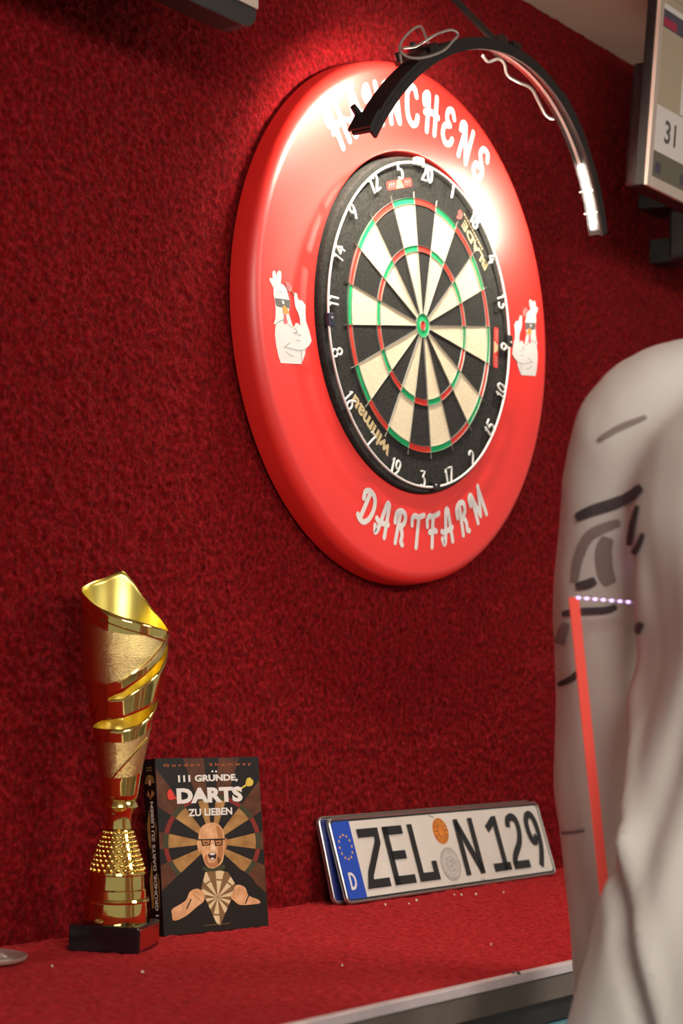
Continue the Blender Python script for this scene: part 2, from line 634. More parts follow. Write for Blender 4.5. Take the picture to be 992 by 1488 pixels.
# hand-drawn swash letters: strokes in a box one unit high
GL = {
 'H': (0.72, [[(0.06, .66), (.03, .84), (.16, .96), (.24, .84), (.22, .02)], [(.58, .98), (.56, .03)], [(.10, .46), (.38, .54), (.68, .50)]]),
 'A': (0.70, [[(.02, .20), (.10, .03), (.20, .20), (.34, .95), (.46, .96)], [(.46, .96), (.56, .02)], [(.02, .42), (.20, .36), (.60, .42)]]),
 'N': (0.74, [[(.04, .70), (.04, .88), (.16, .95), (.22, .80), (.20, .03)], [(.20, .92), (.54, .06)], [(.56, .03), (.56, .97)]]),
 'C': (0.60, [[(.50, .76), (.44, .92), (.28, .97), (.12, .80), (.08, .50), (.12, .20), (.28, .04), (.46, .10), (.52, .26)]]),
 'E': (0.56, [[(.46, .80), (.34, .96), (.16, .88), (.16, .66), (.32, .55)], [(.32, .55), (.10, .44), (.07, .20), (.22, .03), (.42, .09), (.50, .24)]]),
 'S': (0.54, [[(.46, .78), (.38, .95), (.18, .94), (.10, .74), (.24, .56), (.42, .38), (.40, .12), (.22, .03), (.07, .14), (.08, .34), (.22, .38)]]),
 'D': (0.76, [[(.28, .90), (.20, .04)], [(.08, .66), (.06, .86), (.24, .97), (.50, .92), (.64, .66), (.60, .30), (.42, .06), (.20, .04), (.06, .12)]]),
 'R': (0.66, [[(.24, .84), (.18, .02)], [(.04, .60), (.06, .86), (.26, .97), (.48, .90), (.50, .68), (.36, .54), (.22, .52)], [(.34, .52), (.46, .30), (.44, .10), (.54, .02)]]),
 'T': (0.60, [[(.04, .66), (.03, .84), (.14, .93), (.34, .90), (.62, .97)], [(.36, .90), (.30, .02)]]),
 'F': (0.58, [[(.04, .64), (.04, .82), (.16, .93), (.34, .90), (.66, .97)], [(.34, .90), (.26, .02)], [(.14, .46), (.34, .50), (.50, .46)]]),
 'M': (0.92, [[(.04, .68), (.04, .88), (.14, .95), (.20, .82), (.18, .03)], [(.20, .90), (.42, .14)], [(.42, .14), (.68, .97)], [(.66, .96), (.74, .02)]]),
}


def letter(ch, ang, rad, h, flip, slant, dots=False):
    wdt, strokes = GL[ch]
    mb = MB()
    a = R(ang)

    def fr(x, y, d):
        x = (x - wdt / 2 + slant * (y - .5)) * h
        y = (y - .5) * h
        if flip:      # lower arc: read left to right, tops towards the centre
            ex, ey = (math.cos(a), -math.sin(a)), (math.sin(a), math.cos(a))
            ex, ey = (-ex[0], -ex[1]), (-ey[0], -ey[1])
        else:
            ex, ey = (math.cos(a), -math.sin(a)), (math.sin(a), math.cos(a))
        cx, cz = rad * math.sin(a), rad * math.cos(a)
        return (cx + x * ex[0] + y * ey[0], -d, cz + x * ex[1] + y * ey[1])
    for i, st in enumerate(strokes):
        mb.ribbon(st, 0.165, fr, 0, 0.0444 + i * 0.00004, M_white, smooth=6 if len(st) > 2 else 0)
    if dots:
        for x in (.26, .52):
            mb.ribbon([(x, 1.12), (x + .01, 1.13)], 0.15, fr, 0, 0.0444, M_white)
    o = mb.obj('letter', M_white, sur)
    return o


for i, ch in enumerate('HAHNCHENS'):
    letter(ch, (i - 4) * 8.9 + 1.2, 0.2925, 0.055, False, 0.0, dots=(i == 1))
for ch, a in zip('DARTFARM', (29.0, 21.2, 13.2, 5.2, -2.4, -10.2, -18.8, -28.0)):
    letter(ch, 180 + a, 0.279, 0.046, True, 0.08)

# bird emblems
HEAD = [(-0.3119, 0.0261), (-0.3167, 0.0318), (-0.3193, 0.0357), (-0.3179, 0.038), (-0.3147, 0.038), (-0.3128, 0.0366), (-0.313, 0.0441), (-0.3108, 0.0471), (-0.3076, 0.0471), (-0.305, 0.0417), (-0.3031, 0.0459), (-0.2994, 0.0482), (-0.2954, 0.047), (-0.2957, 0.0404), (-0.2975, 0.0327), (-0.2915, 0.0311), (-0.2864, 0.0263), (-0.2841, 0.0199), (-0.2817, 0.014), (-0.2824, 0.0038), (-0.284, -0.0034), (-0.294, -0.005), (-0.2946, -0.0131), (-0.2953, -0.0116), (-0.3036, -0.0136), (-0.3104, -0.0179), (-0.3142, -0.0173), (-0.3107, -0.0109), (-0.3095, 0.0002), (-0.3101, 0.0102), (-0.3125, 0.0181)]
BODY = [(-0.3104, -0.0179), (-0.3036, -0.0136), (-0.2953, -0.0116), (-0.2936, -0.0161), (-0.2882, -0.0158), (-0.2895, -0.0042), (-0.2835, -0.0032), (-0.2811, -0.0093), (-0.2768, -0.0183), (-0.2743, -0.0192), (-0.2703, -0.0139), (-0.2656, -0.0141), (-0.2617, -0.0175), (-0.2619, -0.0083), (-0.2645, -0.0018), (-0.2694, 0.0045), (-0.271, 0.0095), (-0.2717, 0.0187), (-0.2694, 0.0234), (-0.2661, 0.0226), (-0.2636, 0.0151), (-0.2553, 0.0141), (-0.2494, 0.0088), (-0.2504, -0.0005), (-0.2499, -0.0107), (-0.2443, -0.0218), (-0.24, -0.0344), (-0.2455, -0.0403), (-0.253, -0.0447), (-0.2548, -0.052), (-0.2596, -0.0593), (-0.2624, -0.064), (-0.3038, -0.0641), (-0.3081, -0.055), (-0.3113, -0.0431), (-0.3128, -0.0301), (-0.3116, -0.022)]
GLASS = [(-0.3098, 0.0142), (-0.2804, 0.0135), (-0.2821, 0.0033), (-0.2869, 0.0035), (-0.2932, 0.0062), (-0.2967, 0.0034), (-0.3069, 0.0044), (-0.3087, 0.0073)]
BEAK = [(-0.2959, 0.003), (-0.2924, 0.0067), (-0.2869, 0.0025), (-0.2828, -0.0028), (-0.2948, -0.004)]
WATT = [(-0.2931, -0.0041), (-0.2896, -0.0047), (-0.287, -0.0147), (-0.294, -0.0166)]
LOLLY = [(-0.2888, 0.0348), (-0.2822, 0.0347), (-0.2763, 0.0301), (-0.2762, 0.0255), (-0.2822, 0.0231), (-0.2868, 0.0278)]
LOLLY2 = [(-0.288, 0.034), (-0.2826, 0.034), (-0.2785, 0.0305), (-0.2795, 0.026), (-0.2822, 0.0243), (-0.2858, 0.0282)]
STICK = [(-0.2766, 0.0245), (-0.2753, 0.025), (-0.2707, 0.0198), (-0.2717, 0.0189)]
LINES = [[(-0.3104, -0.0179), (-0.3036, -0.0136), (-0.2944, -0.0113)], [(-0.2968, -0.045), (-0.284, -0.0384)], [(-0.2934, -0.0446), (-0.2812, -0.0459), (-0.268, -0.0474), (-0.2561, -0.0457), (-0.2456, -0.0408), (-0.2404, -0.0355)], [(-0.293, -0.0499), (-0.285, -0.0537), (-0.2772, -0.0551)], [(-0.2874, -0.0158), (-0.281, -0.0195), (-0.2777, -0.0203)], [(-0.2773, -0.0254), (-0.2732, -0.0267), (-0.2696, -0.0235)], [(-0.2698, -0.0255), (-0.2658, -0.0289), (-0.2612, -0.0279)], [(-0.2713, -0.0348), (-0.2638, -0.0355)], [(-0.262, -0.0461), (-0.2624, -0.0635)], [(-0.2744, -0.0202), (-0.2712, -0.022), (-0.2697, -0.025)], [(-0.303, 0.021), (-0.300, 0.0225), (-0.297, 0.0215)]]
for mir in (1, -1):
    mb = MB()

    def fr(x, y, d, mir=mir):
        return (x * mir, -d, y + (0.002 if mir < 0 else 0))
    for poly, mm, d in ((BODY, M_white, .0443), (HEAD, M_white, .0444), (GLASS, M_outline, .0447), (BEAK, M_orange, .0449), (WATT, M_pink, .0446), (LOLLY, M_greylite, .0445), (LOLLY2, M_pink, .0447), (STICK, M_greylite, .0447)):
        mb.slab(poly, fr, 0.0438, d, mm)
    for ln in LINES:
        mb.ribbon(ln, 0.0006, fr, 0, 0.0448, M_outline, smooth=5 if len(ln) > 2 else 0)
    mb.ribbon([(-.2962, .0088), (-.2935, .0088)], 0.0022, fr, 0, .0451, M_white)
    mb.slab([(-.2985, .0117), (-.2925, .0117), (-.2935, .0102), (-.2975, .0102)], fr, .0446, .0450, M_white)
    o = mb.obj('emblem', None, sur)
    tag(o, 'white bird in sunglasses printed on the red foam')

# ------------------------------------------------------------------ dartboard
db = thing('dartboard', (0, 0, Z0), 'bristle dartboard in black, cream, red and green with white number ring', 'dartboard')
D = 0.050
mb = MB()
prof = [(0.0001, 0.0062), (0.2200, 0.0062), (0.2240, 0.009), (0.2255, 0.012), (0.2255, D - 0.006), (0.2246, D - 0.003), (0.2225, D - 0.0012), (0.0001, D - 0.0012)]
mb.lathe(prof, 128, axis='y')
mb.obj('black_disc', M_sb, db, smooth=True)


def sector(name, r0, r1, m, k, half=9.0, th=0.0012):
    key = (name, m.name)
    if key not in SEG:
        mb = MB()
        n = 6
        vs = []
        for d in (D - th, D):
            for r in (r0, r1):
                for i in range(n + 1):
                    a = R(-half + 2 * half * i / n)
                    vs.append((r * math.sin(a), -d, r * math.cos(a)))
        q = n + 1
        fs = []
        for i in range(n):
            fs.append((2 * q + i, 2 * q + i + 1, 3 * q + i + 1, 3 * q + i))
            fs.append((i, q + i, q + i + 1, i + 1))
            fs.append((q + i, 3 * q + i, 3 * q + i + 1, q + i + 1))
            fs.append((i, i + 1, 2 * q + i + 1, 2 * q + i))
        fs.append((0, 2 * q, 3 * q, q)); fs.append((n, q + n, 3 * q + n, 2 * q + n))
        mb.add(vs, fs)
        o = mb.obj(name, m, db)
        SEG[key] = o
    else:
        o = SEG[key].copy()
        COL.objects.link(o)
    o.rotation_euler = (0, R(18 * k), 0)
    return o


SEG = {}
for k in range(20):
    s_, c_ = (M_sb, M_sr) if k % 2 == 0 else (M_sc, M_sg)
    sector('inner_single_segment', 0.0159, 0.099, s_, k)
    sector('treble_segment', 0.099, 0.107, c_, k, th=0.0014)
    sector('outer_single_segment', 0.107, 0.162, s_, k)
    sector('double_segment', 0.162, 0.170, c_, k, th=0.0014)
mb = MB(); mb.lathe([(0.0063, D - .001), (0.0063, D + .0002), (0.0158, D + .0002), (0.0158, D - .001)], 40, axis='y'); mb.obj('outer_bull', M_sg, db)
mb = MB(); mb.lathe([(0.0001, D + .0003), (0.0062, D + .0003), (0.0062, D - .001)], 32, axis='y'); mb.obj('bull', M_sr, db)
wires = None
for k in range(20):
    if wires is None:
        mb = MB()
        mb.add([(-.00045, -D + .0002, .016), (.00045, -D + .0002, .016), (0, -D - .0022, .016), (-.00045, -D + .0002, .178), (.00045, -D + .0002, .178), (0, -D - .0014, .179)],
               [(0, 1, 4, 3), (1, 2, 5, 4), (2, 0, 3, 5), (0, 2, 1), (3, 4, 5)])
        wires = mb.obj('radial_wire', M_steel, db)
        o = wires
    else:
        o = wires.copy(); COL.objects.link(o)
    o.rotation_euler = (0, R(18 * k + 9), 0)
for r in (0.0063, 0.0159, 0.099, 0.107, 0.162, 0.170):
    mb = MB()
    mb.lathe([(r - .00045, D - .0002), (r, D + .0018), (r + .00045, D - .0002)], 96, axis='y', closed=True)
    mb.obj('ring_wire', M_steel, db)

# number ring
mb = MB(); RN = 0.2165
mb.tube([(RN * math.sin(R(a)), -D - .0045, RN * math.cos(R(a))) for a in range(0, 360, 3)], 0.00155, 8, closed=True)
nr = mb.obj('number_ring', M_wire, db, smooth=True)
el = lambda cx, cy, rx, ry, a0=0, a1=360, n=14: [(cx + rx * math.cos(R(a0 + (a1 - a0) * i / n)), cy + ry * math.sin(R(a0 + (a1 - a0) * i / n))) for i in range(n + 1)]
DG = {
 '0': (.52, [el(.26, .5, .22, .48)]),
 '1': (.24, [[(.02, .78), (.14, .98), (.14, .02)]]),
 '2': (.52, [el(.26, .72, .21, .26, 160, -30, 9) + [(.08, .10), (.04, .03), (.5, .03)]]),
 '3': (.50, [[(.05, .97), (.44, .97), (.22, .60)] + el(.22, .31, .23, .29, 80, -140, 9)]),
 '4': (.54, [[(.34, .98), (.03, .34), (.52, .34)], [(.38, .60), (.38, .02)]]),
 '5': (.50, [[(.46, .97), (.10, .97), (.07, .58)] + el(.22, .32, .24, .30, 110, -140, 10)]),
 '6': (.52, [[(.40, .97), (.14, .62)] + el(.26, .29, .21, .27, 150, 510, 14)]),
 '7': (.50, [[(.03, .97), (.47, .97), (.18, .02)]]),
 '8': (.50, [el(.25, .75, .18, .22, -90, 270), el(.25, .27, .22, .25, 90, 450)]),
 '9': (.52, [[(.14, .03), (.40, .40)] + el(.26, .71, .21, .27, -30, 330, 14)]),
}
ORDER = [20, 1, 18, 4, 13, 6, 10, 15, 2, 17, 3, 19, 7, 16, 8, 11, 14, 9, 12, 5]
for k, num in enumerate(ORDER):
    ang = 18 * k - 0.8
    a = R(ang)
    flip = 95 < (ang % 360) < 265
    s_ = str(num)
    h = 0.0215
    tot = sum(DG[c][0] for c in s_) + 0.14 * (len(s_) - 1)
    mb = MB()
    x0 = -tot / 2
    rc = 0.2060
    ex, ey = Vector((math.cos(a), 0, -math.sin(a))), Vector((math.sin(a), 0, math.cos(a)))
    cen = ey * rc
    if flip:
        ex, ey = -ex, -ey
    for c in s_:
        wd, strokes = DG[c]
        for st in strokes:
            mb.tube([cen + ex * (x0 + x) * h + ey * (y - .5) * h + Vector((0, -D - .0045, 0)) for x, y in st], 0.00145, 6)
        x0 += wd + 0.14
    mb.obj('number', M_wire, nr, smooth=True)
# fixing clips of the ring
for ang, m, rr in ((-5.5, M_clear, 0.2195), (86.5, M_black, 0.2175), (-97.5, M_navy, 0.2125), (171, M_black, 0.2145)):
    mb = MB(); mb.box((-.0085, -D - .007, rr - .0055), (.0085, -D + .0012, rr + .0055))
    o = mb.obj('ring_clip', m, db, bevel=0.0012)
    o.rotation_euler = (0, R(ang), 0)
    mb = MB(); mb.lathe([(0.0001, D + .0085), (.0016, D + .008), (.002, D + .0068)], 10, axis='y')
    p = mb.obj('clip_screw', M_steel, o, True, loc=(0.002, 0, rr))


def polar_frame(ang, rad, inward):
    a = R(ang)
    ex, ey = Vector((math.cos(a), 0, -math.sin(a))), Vector((math.sin(a), 0, math.cos(a)))
    cen = ey * rad
    if inward:
        ex, ey = -ex, -ey

    def fr(x, y, d):
        v = cen + ex * x + ey * y
        return (v.x, -d, v.z)
    return fr


mb = MB(); fr = polar_frame(-143.5, 0.1855, False)
text_in(mb, 'winmau', (-.052, -.0085, .052, .0105), fr, D - .0009, M_gold_print, 0.035)
mb.obj('maker_print', None, db)
mb = MB(); fr = polar_frame(39.5, 0.1865, True)
text_in(mb, 'BLADE', (-.054, -.006, .028, .007), fr, D - .0009, M_gold_print, 0.03)
text_in(mb, '6', (.034, -.0085, .046, .0085), fr, D - .0009, M_red_print, 0.05)
for k in range(12):
    mb.slab([(-.03 + .0055 * k, -.0122), (-.0262 + .0055 * k, -.0122), (-.0262 + .0055 * k, -.0100), (-.03 + .0055 * k, -.0100)], fr, D - .0012, D - .0009, M_gold_print)
mb.obj('model_print', None, db)
for ang, ln in ((-18.3, .030), (90, .029)):
    fr = polar_frame(ang, 0.1895, False)
    mb = MB()
    h = .0058
    mb.slab([(-ln, -h + .002), (-ln + .002, -h), (ln - .002, -h), (ln, -h + .002), (ln, h - .002), (ln - .002, h), (-ln + .002, h), (-ln, h - .002)], fr, D - .0012, D - .0009, M_red_print)
    mb.slab([(-.009, -h + .0006), (.009, -h + .0006), (.004, h - .0006), (-.004, h - .0006)], fr, D - .0010, D - .0007, M_gold_print)
    for x0_ in (-ln + .005, .013):
        for k in range(3):
            mb.ribbon([(x0_ + .005 * k, -.0028), (x0_ + .005 * k + .001, .0028), (x0_ + .005 * k + .003, .001)], .0012, fr, 0, D - .0006, M_grey_print)
    mb.obj('red_badge', None, db)

# ------------------------------------------------------------------ arc lamp in front of the board
lamp = thing('dartboard_lamp', (0, 0, Z0), 'black arched dartboard lamp with glowing ends held in front of the board', 'lamp')
LR, LZ = 0.324, 0.029


def lp(a, r, y):        # a in degrees above the horizontal (0 = right)
    return Vector((r * math.cos(R(a)), y, LZ + r * math.sin(R(a))))


def yc(a):              # the arc leans outward a little at its top
    return -0.150 - 0.0215 * (math.sin(R(a)) - 0.43) / 0.57


def arcband(a0, a1, r0, r1, y0, y1, m, name, parent, n=60, bev=0.0):
    mb = MB()
    vs, fs = [], []
    for i in range(n + 1):
        a = a0 + (a1 - a0) * i / n
        c = yc(a)
        vs += [lp(a, r0, c + y0), lp(a, r1, c + y0), lp(a, r1, c + y1), lp(a, r0, c + y1)]
    for i in range(n):
        for k in range(4):
            l = (k + 1) % 4
            fs.append((4 * i + k, 4 * i + l, 4 * i + 4 + l, 4 * i + 4 + k))
    fs += [(3, 2, 1, 0), (4 * n, 4 * n + 1, 4 * n + 2, 4 * n + 3)]
    mb.add(vs, fs)
    return mb.obj(name, m, parent, bevel=bev)


housing = arcband(26, 153.5, 0.3225, 0.3285, -0.018, 0.0105, M_blackrub, 'arched_housing', lamp, bev=0.001)
arcband(26, 153.5, 0.3130, 0.3226, -0.018, -0.0140, M_blackrub, 'front_lip', lamp)
arcband(27, 152.5, 0.3218, 0.3224, -0.0133, 0.0100, M_inner, 'reflector', lamp)
arcband(45.5, 100.5, 0.3200, 0.3217, -0.0018, 0.0028, M_ledoff, 'unlit_strip', lamp)
arcband(28.0, 45, 0.3192, 0.3217, -0.0020, 0.0030, M_led, 'lit_strip', lamp, 12)
arcband(101, 151.5, 0.3192, 0.3217, -0.0020, 0.0030, M_led, 'lit_strip', lamp, 12)
# clamps, end pieces and the driver box on the outside of the arch
for a0, a1, th in ((148.5, 153.2, .004), (127, 131, .006), (122.5, 125.5, .007), (88, 91.5, .006)):
    arcband(a0, a1, 0.3284, 0.3284 + th, -0.019, 0.014, M_black, 'clamp', lamp, 4)
for a, y in ((148.5, 0.012), (130, 0.010), (124, 0.010)):
    mb = MB(); mb.lathe([(0.0001, .012), (.004, .011), (.0048, .002), (.0048, -.004)], 10)
    o = mb.obj('clamp_screw', M_black, lamp, True)
    o.location = lp(a, 0.332, yc(a) + y)
    o.rotation_euler = (0, R(90 - a), 0)
mb = MB()
vs, fs = [], []
arcband(49, 66, 0.3284, 0.339, -0.014, 0.012, M_black, 'driver_box', lamp, 10, bev=0.003)
for a in (32, 38, 152.2, 151.2):
    p = lp(a, 0.3205, yc(a))
    mb = MB(); mb.tube([p + Vector((0, -.017, 0)), p + Vector((-.001, 0, 0)), p + Vector((0, .012, 0))], 0.0009, 6)
    mb.obj('retaining_pin', M_steel, lamp)
# stand-off arm to the wall and ceiling corner
mb = MB()
apex = Vector((-0.004, yc(90) + 0.004, LZ + 0.331))
fix = Vector((-0.004, -0.012, 0.527))
mb.tube([apex, apex.lerp(fix, .5), fix], 0.0075, 10, sx=0.7)
mb.obj('support_arm', M_black, lamp, True)
mb = MB(); mb.box((-.034, -.014, .500), (.026, -.001, .556)); mb.obj('wall_bracket', M_black, lamp, bevel=.003)
mb = MB(); mb.tube([apex + Vector((-.012, -.01, -.004)), apex + Vector((0, 0, .008)), apex + Vector((.014, .012, -.002))], [.007, .010, .007], 10); mb.obj('hinge', M_black, lamp, True)
CAB = [[(-0.1876, 0.2811), (-0.1854, 0.3036), (-0.1739, 0.3218), (-0.1558, 0.3342), (-0.1369, 0.3309), (-0.1271, 0.3231)],
       [(-0.1852, 0.2992), (-0.1503, 0.3128), (-0.1196, 0.3342), (-0.0879, 0.3499), (-0.0634, 0.3526), (-0.0713, 0.3429), (-0.103, 0.3193), (-0.142, 0.3001), (-0.1651, 0.2945), (-0.1881, 0.2949)],
       [(-0.0295, 0.344), (-0.009, 0.3425), (0.008, 0.3502), (0.0186, 0.3466), (0.0365, 0.3366), (0.0669, 0.3356), (0.0906, 0.3325), (0.1094, 0.3213), (0.1416, 0.3095), (0.1606, 0.3086)]]
for i, c in enumerate(CAB):
    yy = (-0.205, -0.207, -0.150)[i]
    k = (1.0, 1.0, 1.0)[i]
    # the first two loops hang on the room side of the arch, the third below it
    dx = (yy + 0.155) * 1.66
    pts = [(x + dx * -1 * 0 + (yy + 0.155) * 1.95 * -1 * -1, yy + 0.004 * math.sin(j * 1.7), z + (yy + 0.155) * 0.58) for j, (x, z) in enumerate(c)]
    mb = MB(); mb.tube(crom(pts, 6), 0.0016 if i < 2 else 0.0021, 7)
    mb.obj('cable', M_cable, lamp, True)

# ------------------------------------------------------------------ trophy
tb = Vector((-0.597, -0.086, SH))
tr = thing('trophy', tb, 'tall gold spiral-cut trophy cup on a black marble base', 'trophy')
mb = MB(); mb.box((-.0372, -.0372, 0), (.0372, .0372, .0262))
base = mb.obj('marble_base', M_marble, tr, bevel=0.0016)
base.rotation_euler = (0, 0, R(25.5))
mb = MB(); mb.box((-.0335, -.0381, .003), (.0335, -.03722, .0235))
mb.obj('plaque', M_brass, base, bevel=0.0003)
vd = Vector((tb.x - CAM.x, tb.y - CAM.y, 0)).normalized()
vr = Vector((vd.y, -vd.x, 0))
PXM = 1.0 / 1409.0


def hh(y):      # height above the shelf for a picture row on the trophy's axis
    return 0.0081 + (1365 - y) * 0.000716


def rr(px):
    return px * PXM


foot = [(46, 1340.5), (46.5, 1338), (46, 1325), (45, 1311), (48, 1310), (49, 1307.5), (48, 1305), (44, 1304), (43.5, 1293), (41.5, 1291), (40, 1272), (42.5, 1270), (42, 1267.5)]
mb = MB(); mb.lathe([(0.0001, hh(1340.5))] + [(rr(r), hh(y)) for r, y in foot] + [(rr(30), hh(1266))], 72)
mb.obj('foot', M_gold, tr, smooth=True)
mb = MB(); mb.lathe([(rr(40.5), hh(1268)), (rr(20.5), hh(1208)), (rr(16), hh(1207))], 64); cone = mb.obj('beaded_cone', M_gold, tr, smooth=True)
bmesh_b = bmesh.new(); bmesh.ops.create_icosphere(bmesh_b, subdivisions=2, radius=1.0)
bme = bpy.data.meshes.new('bead'); bmesh_b.to_mesh(bme); bmesh_b.free()
bme.materials.append(M_gold); bme.polygons.foreach_set('use_smooth', [True] * len(bme.polygons))
rows = 9
for j in range(rows):
    t = (j + .5) / rows
    y = 1267 - 59 * t
    rad = rr(40.0 - 19.5 * t + 0.3)
    nb = 24
    for i in range(nb):
        a = 2 * math.pi * (i + (j % 2) * .5) / nb
        b = bpy.data.objects.new('bead', bme); COL.objects.link(b); b.parent = cone
        sz = rr(3.0 - 1.1 * t)
        b.location = (rad * math.cos(a), rad * math.sin(a), hh(y))
        b.scale = (sz, sz, sz * 1.25)
mb = MB(); mb.lathe([(rr(14), hh(1209)), (rr(19.5), hh(1206)), (rr(18), hh(1196)), (rr(18.5), hh(1186)), (rr(21), hh(1180)), (rr(27.5), hh(1175)), (rr(27.5), hh(1173)), (rr(24), hh(1165)), (rr(26), hh(1164))], 64)
mb.obj('neck', M_gold, tr, smooth=True)


def interp(tab, x):
    for (a, b), (c, d) in zip(tab, tab[1:]):
        if a <= x <= c:
            return b + (d - b) * (x - a) / (c - a)
    return tab[0][1] if x < tab[0][0] else tab[-1][1]


RAD = [(828, 68), (858, 67.5), (900, 65.5), (957, 63.5), (990, 58.5), (1020, 52), (1056, 44), (1099, 36), (1134, 30), (1165, 26)]
TOP = [(0, 919), (15, 913), (27, 906), (50, 888), (70, 863), (81, 845), (92, 831), (97, 828), (104, 831), (120, 840), (150, 851), (180, 860), (205, 871), (225, 883), (245, 893), (270, 902), (315, 914), (345, 919), (360, 919)]
S1U = [(248, 1017), (270, 1008), (300, 985), (330, 957), (350, 932), (360, 925), (375, 921)]
S1L = [(248, 1020), (270, 1018), (300, 999), (330, 977), (350, 957), (360, 944), (375, 925)]
S2U = [(190, 1060), (230, 1050), (270, 1046), (300, 1036), (330, 1026), (350, 1019), (360, 1018)]
S2L = [(190, 1061), (230, 1062), (270, 1062), (300, 1056), (330, 1042), (350, 1026), (360, 1019)]
NT = 180


def cuppt(th, y, dr=0.0):
    r = rr(interp(RAD, y)) + dr
    return vr * (r * math.cos(th)) + vd * (r * math.sin(th)) + Vector((0, 0, hh(y)))


mb = MB()
colv = []
for i in range(NT):
    th = 360.0 * i / NT
    top = interp(TOP, th)
    t1 = th if th > 180 else th + 360
    if 248 <= t1 <= 375:
        u1, l1 = interp(S1U, t1), interp(S1L, t1)
    else:
        m_ = interp([(-1, 923), (15, 923), (60, 940), (120, 985), (180, 1012), (248, 1018.5)], th)
        u1 = l1 = m_
    if 190 <= th <= 360:
        u2_, l2_ = interp(S2U, th), interp(S2L, th)
    else:
        u2_ = l2_ = interp([(-1, 1018.5), (60, 1030), (190, 1060.5)], th)
    segs = []
    for a, b, n in ((1164, l2_, 16), (u2_, l1, 8), (u1, top, 18)):
        segs.append([a + (b - a) * k / n for k in range(n + 1)])
    colv.append(segs)
for s_ in range(3):
    n = len(colv[0][s_])
    vs, fs, fm = [], [], []
    for i in range(NT):
        for y in colv[i][s_]:
            vs.append(cuppt(2 * math.pi * i / NT, y))
    plain, dotted = [], []
    for i in range(NT):
        j = (i + 1) % NT
        for k in range(n - 1):
            f = (i * n + k, j * n + k, j * n + k + 1, i * n + k + 1)
            dot = (s_ == 2 and 3 <= k <= 13) or (s_ == 0 and 5 <= k <= 12)
            (dotted if dot else plain).append(f)
    b0 = len(mb.v)
    mb.add(vs, plain, M_gold)
    k_ = mb.mi(M_golddot)
    for f in dotted:
        mb.f.append([b0 + q for q in f]); mb.m.append(k_)
cup = mb.obj('spiral_cup', None, tr)
bmx = bmesh.new(); bmx.from_mesh(cup.data); bmesh.ops.remove_doubles(bmx, verts=bmx.verts, dist=0.00012)
bmesh.ops.recalc_face_normals(bmx, faces=bmx.faces)
for f in bmx.faces:
    f.smooth = True
bmx.to_mesh(cup.data); bmx.free()
cup.data.materials.append(M_goldin)
so = cup.modifiers.new('wall', 'SOLIDIFY'); so.thickness = 0.0012; so.offset = -1; so.material_offset = 2; so.material_offset_rim = 0
so.use_even_offset = False
for pts in ([(th, 0.5 * (interp(S1U, th) + interp(S1U, th)) - 16 - 5 * (th - 262) / 80) for th in range(262, 345, 6)],
            [(th, 1139 - (th - 240) * 0.68) for th in range(240, 342, 6)],
            [(th, interp(TOP, th) + 16) for th in range(196, 340, 8)]):
    mb = MB(); mb.tube([cuppt(R(th), y, 0.0003) for th, y in pts], 0.0009, 6)
    mb.obj('raised_line', M_gold, tr, True)

# ------------------------------------------------------------------ book
BW, BH, BT = 0.1500, 0.1915, 0.022
bk = thing('paperback_book', (-0.5010, -0.0690, SH), 'dark paperback book with a dartboard cover leaning on the wall beside the trophy', 'book')
bk.rotation_euler = (0, 0, -0.184)
lean = bpy.data.objects.new('tmp', None); bpy.data.objects.remove(lean)
TL = Matrix.Rotation(-0.140, 4, 'X')


def bfr(x, y, d):        # cover frame: x right, y up, d out of the front cover
    v = TL @ Vector((x, -d, y)); return (v.x, v.y, v.z)


def sfr(x, y, d):        # spine frame: x towards the front cover, y up, d out of the spine
    v = TL @ Vector((-d, BT - x, y)); return (v.x, v.y, v.z)


def boxfr(mb, x0, x1, y0, y1, d0, d1, m):
    mb.slab([(x0, y0), (x1, y0), (x1, y1), (x0, y1)], bfr, d0, d1, m)


M_bdark = mat('cover_black', (0.010, 0.007, 0.006), 0.42, spec=0.25)
mb = MB(); boxfr(mb, 0.001, BW - .001, 0.001, BH - .001, -BT + .0004, -.0004, M_paper); mb.obj('page_block', M_paper, bk)
mb = MB(); boxfr(mb, 0, BW, 0, BH, -.0004, 0, M_bdark); mb.obj('front_cover', None, bk)
mb = MB(); boxfr(mb, 0, BW, 0, BH, -BT, -BT + .0004, M_bdark); mb.obj('back_cover', None, bk)
mb = MB(); mb.slab([(0, 0), (BT, 0), (BT, BH), (0, BH)], sfr, -.0006, 0, M_bdark); spn = mb.obj('spine', None, bk)
CQ = [(130, 100), (850, 72), (955, 1318), (172, 1392)]       # cover outline on the sketch sheet: tl, tr, br, bl


def solve(A, b):
    n = len(b)
    M = [r[:] + [c] for r, c in zip(A, b)]
    for i in range(n):
        p = max(range(i, n), key=lambda q: abs(M[q][i])); M[i], M[p] = M[p], M[i]
        for j in range(n):
            if j != i:
                f = M[j][i] / M[i][i]
                M[j] = [x - f * y for x, y in zip(M[j], M[i])]
    return [M[i][n] / M[i][i] for i in range(n)]


A_, b_ = [], []
for (u, v), (X, Y) in zip(CQ, [(0, BH), (BW, BH), (BW, 0), (0, 0)]):
    A_ += [[u, v, 1, 0, 0, 0, -X * u, -X * v], [0, 0, 0, u, v, 1, -Y * u, -Y * v]]; b_ += [X, Y]
Hm = solve(A_, b_)


def cv(u, v):
    d = Hm[6] * u + Hm[7] * v + 1
    return ((Hm[0] * u + Hm[1] * v + Hm[2]) / d, (Hm[3] * u + Hm[4] * v + Hm[5]) / d)


RECT = [(0.0006, 0.0006), (BW - .0006, 0.0006), (BW - .0006, BH - .0006), (0.0006, BH - .0006)]


def pm(name, col):
    return mat('print_' + name, col, 0.42, spec=0.25)


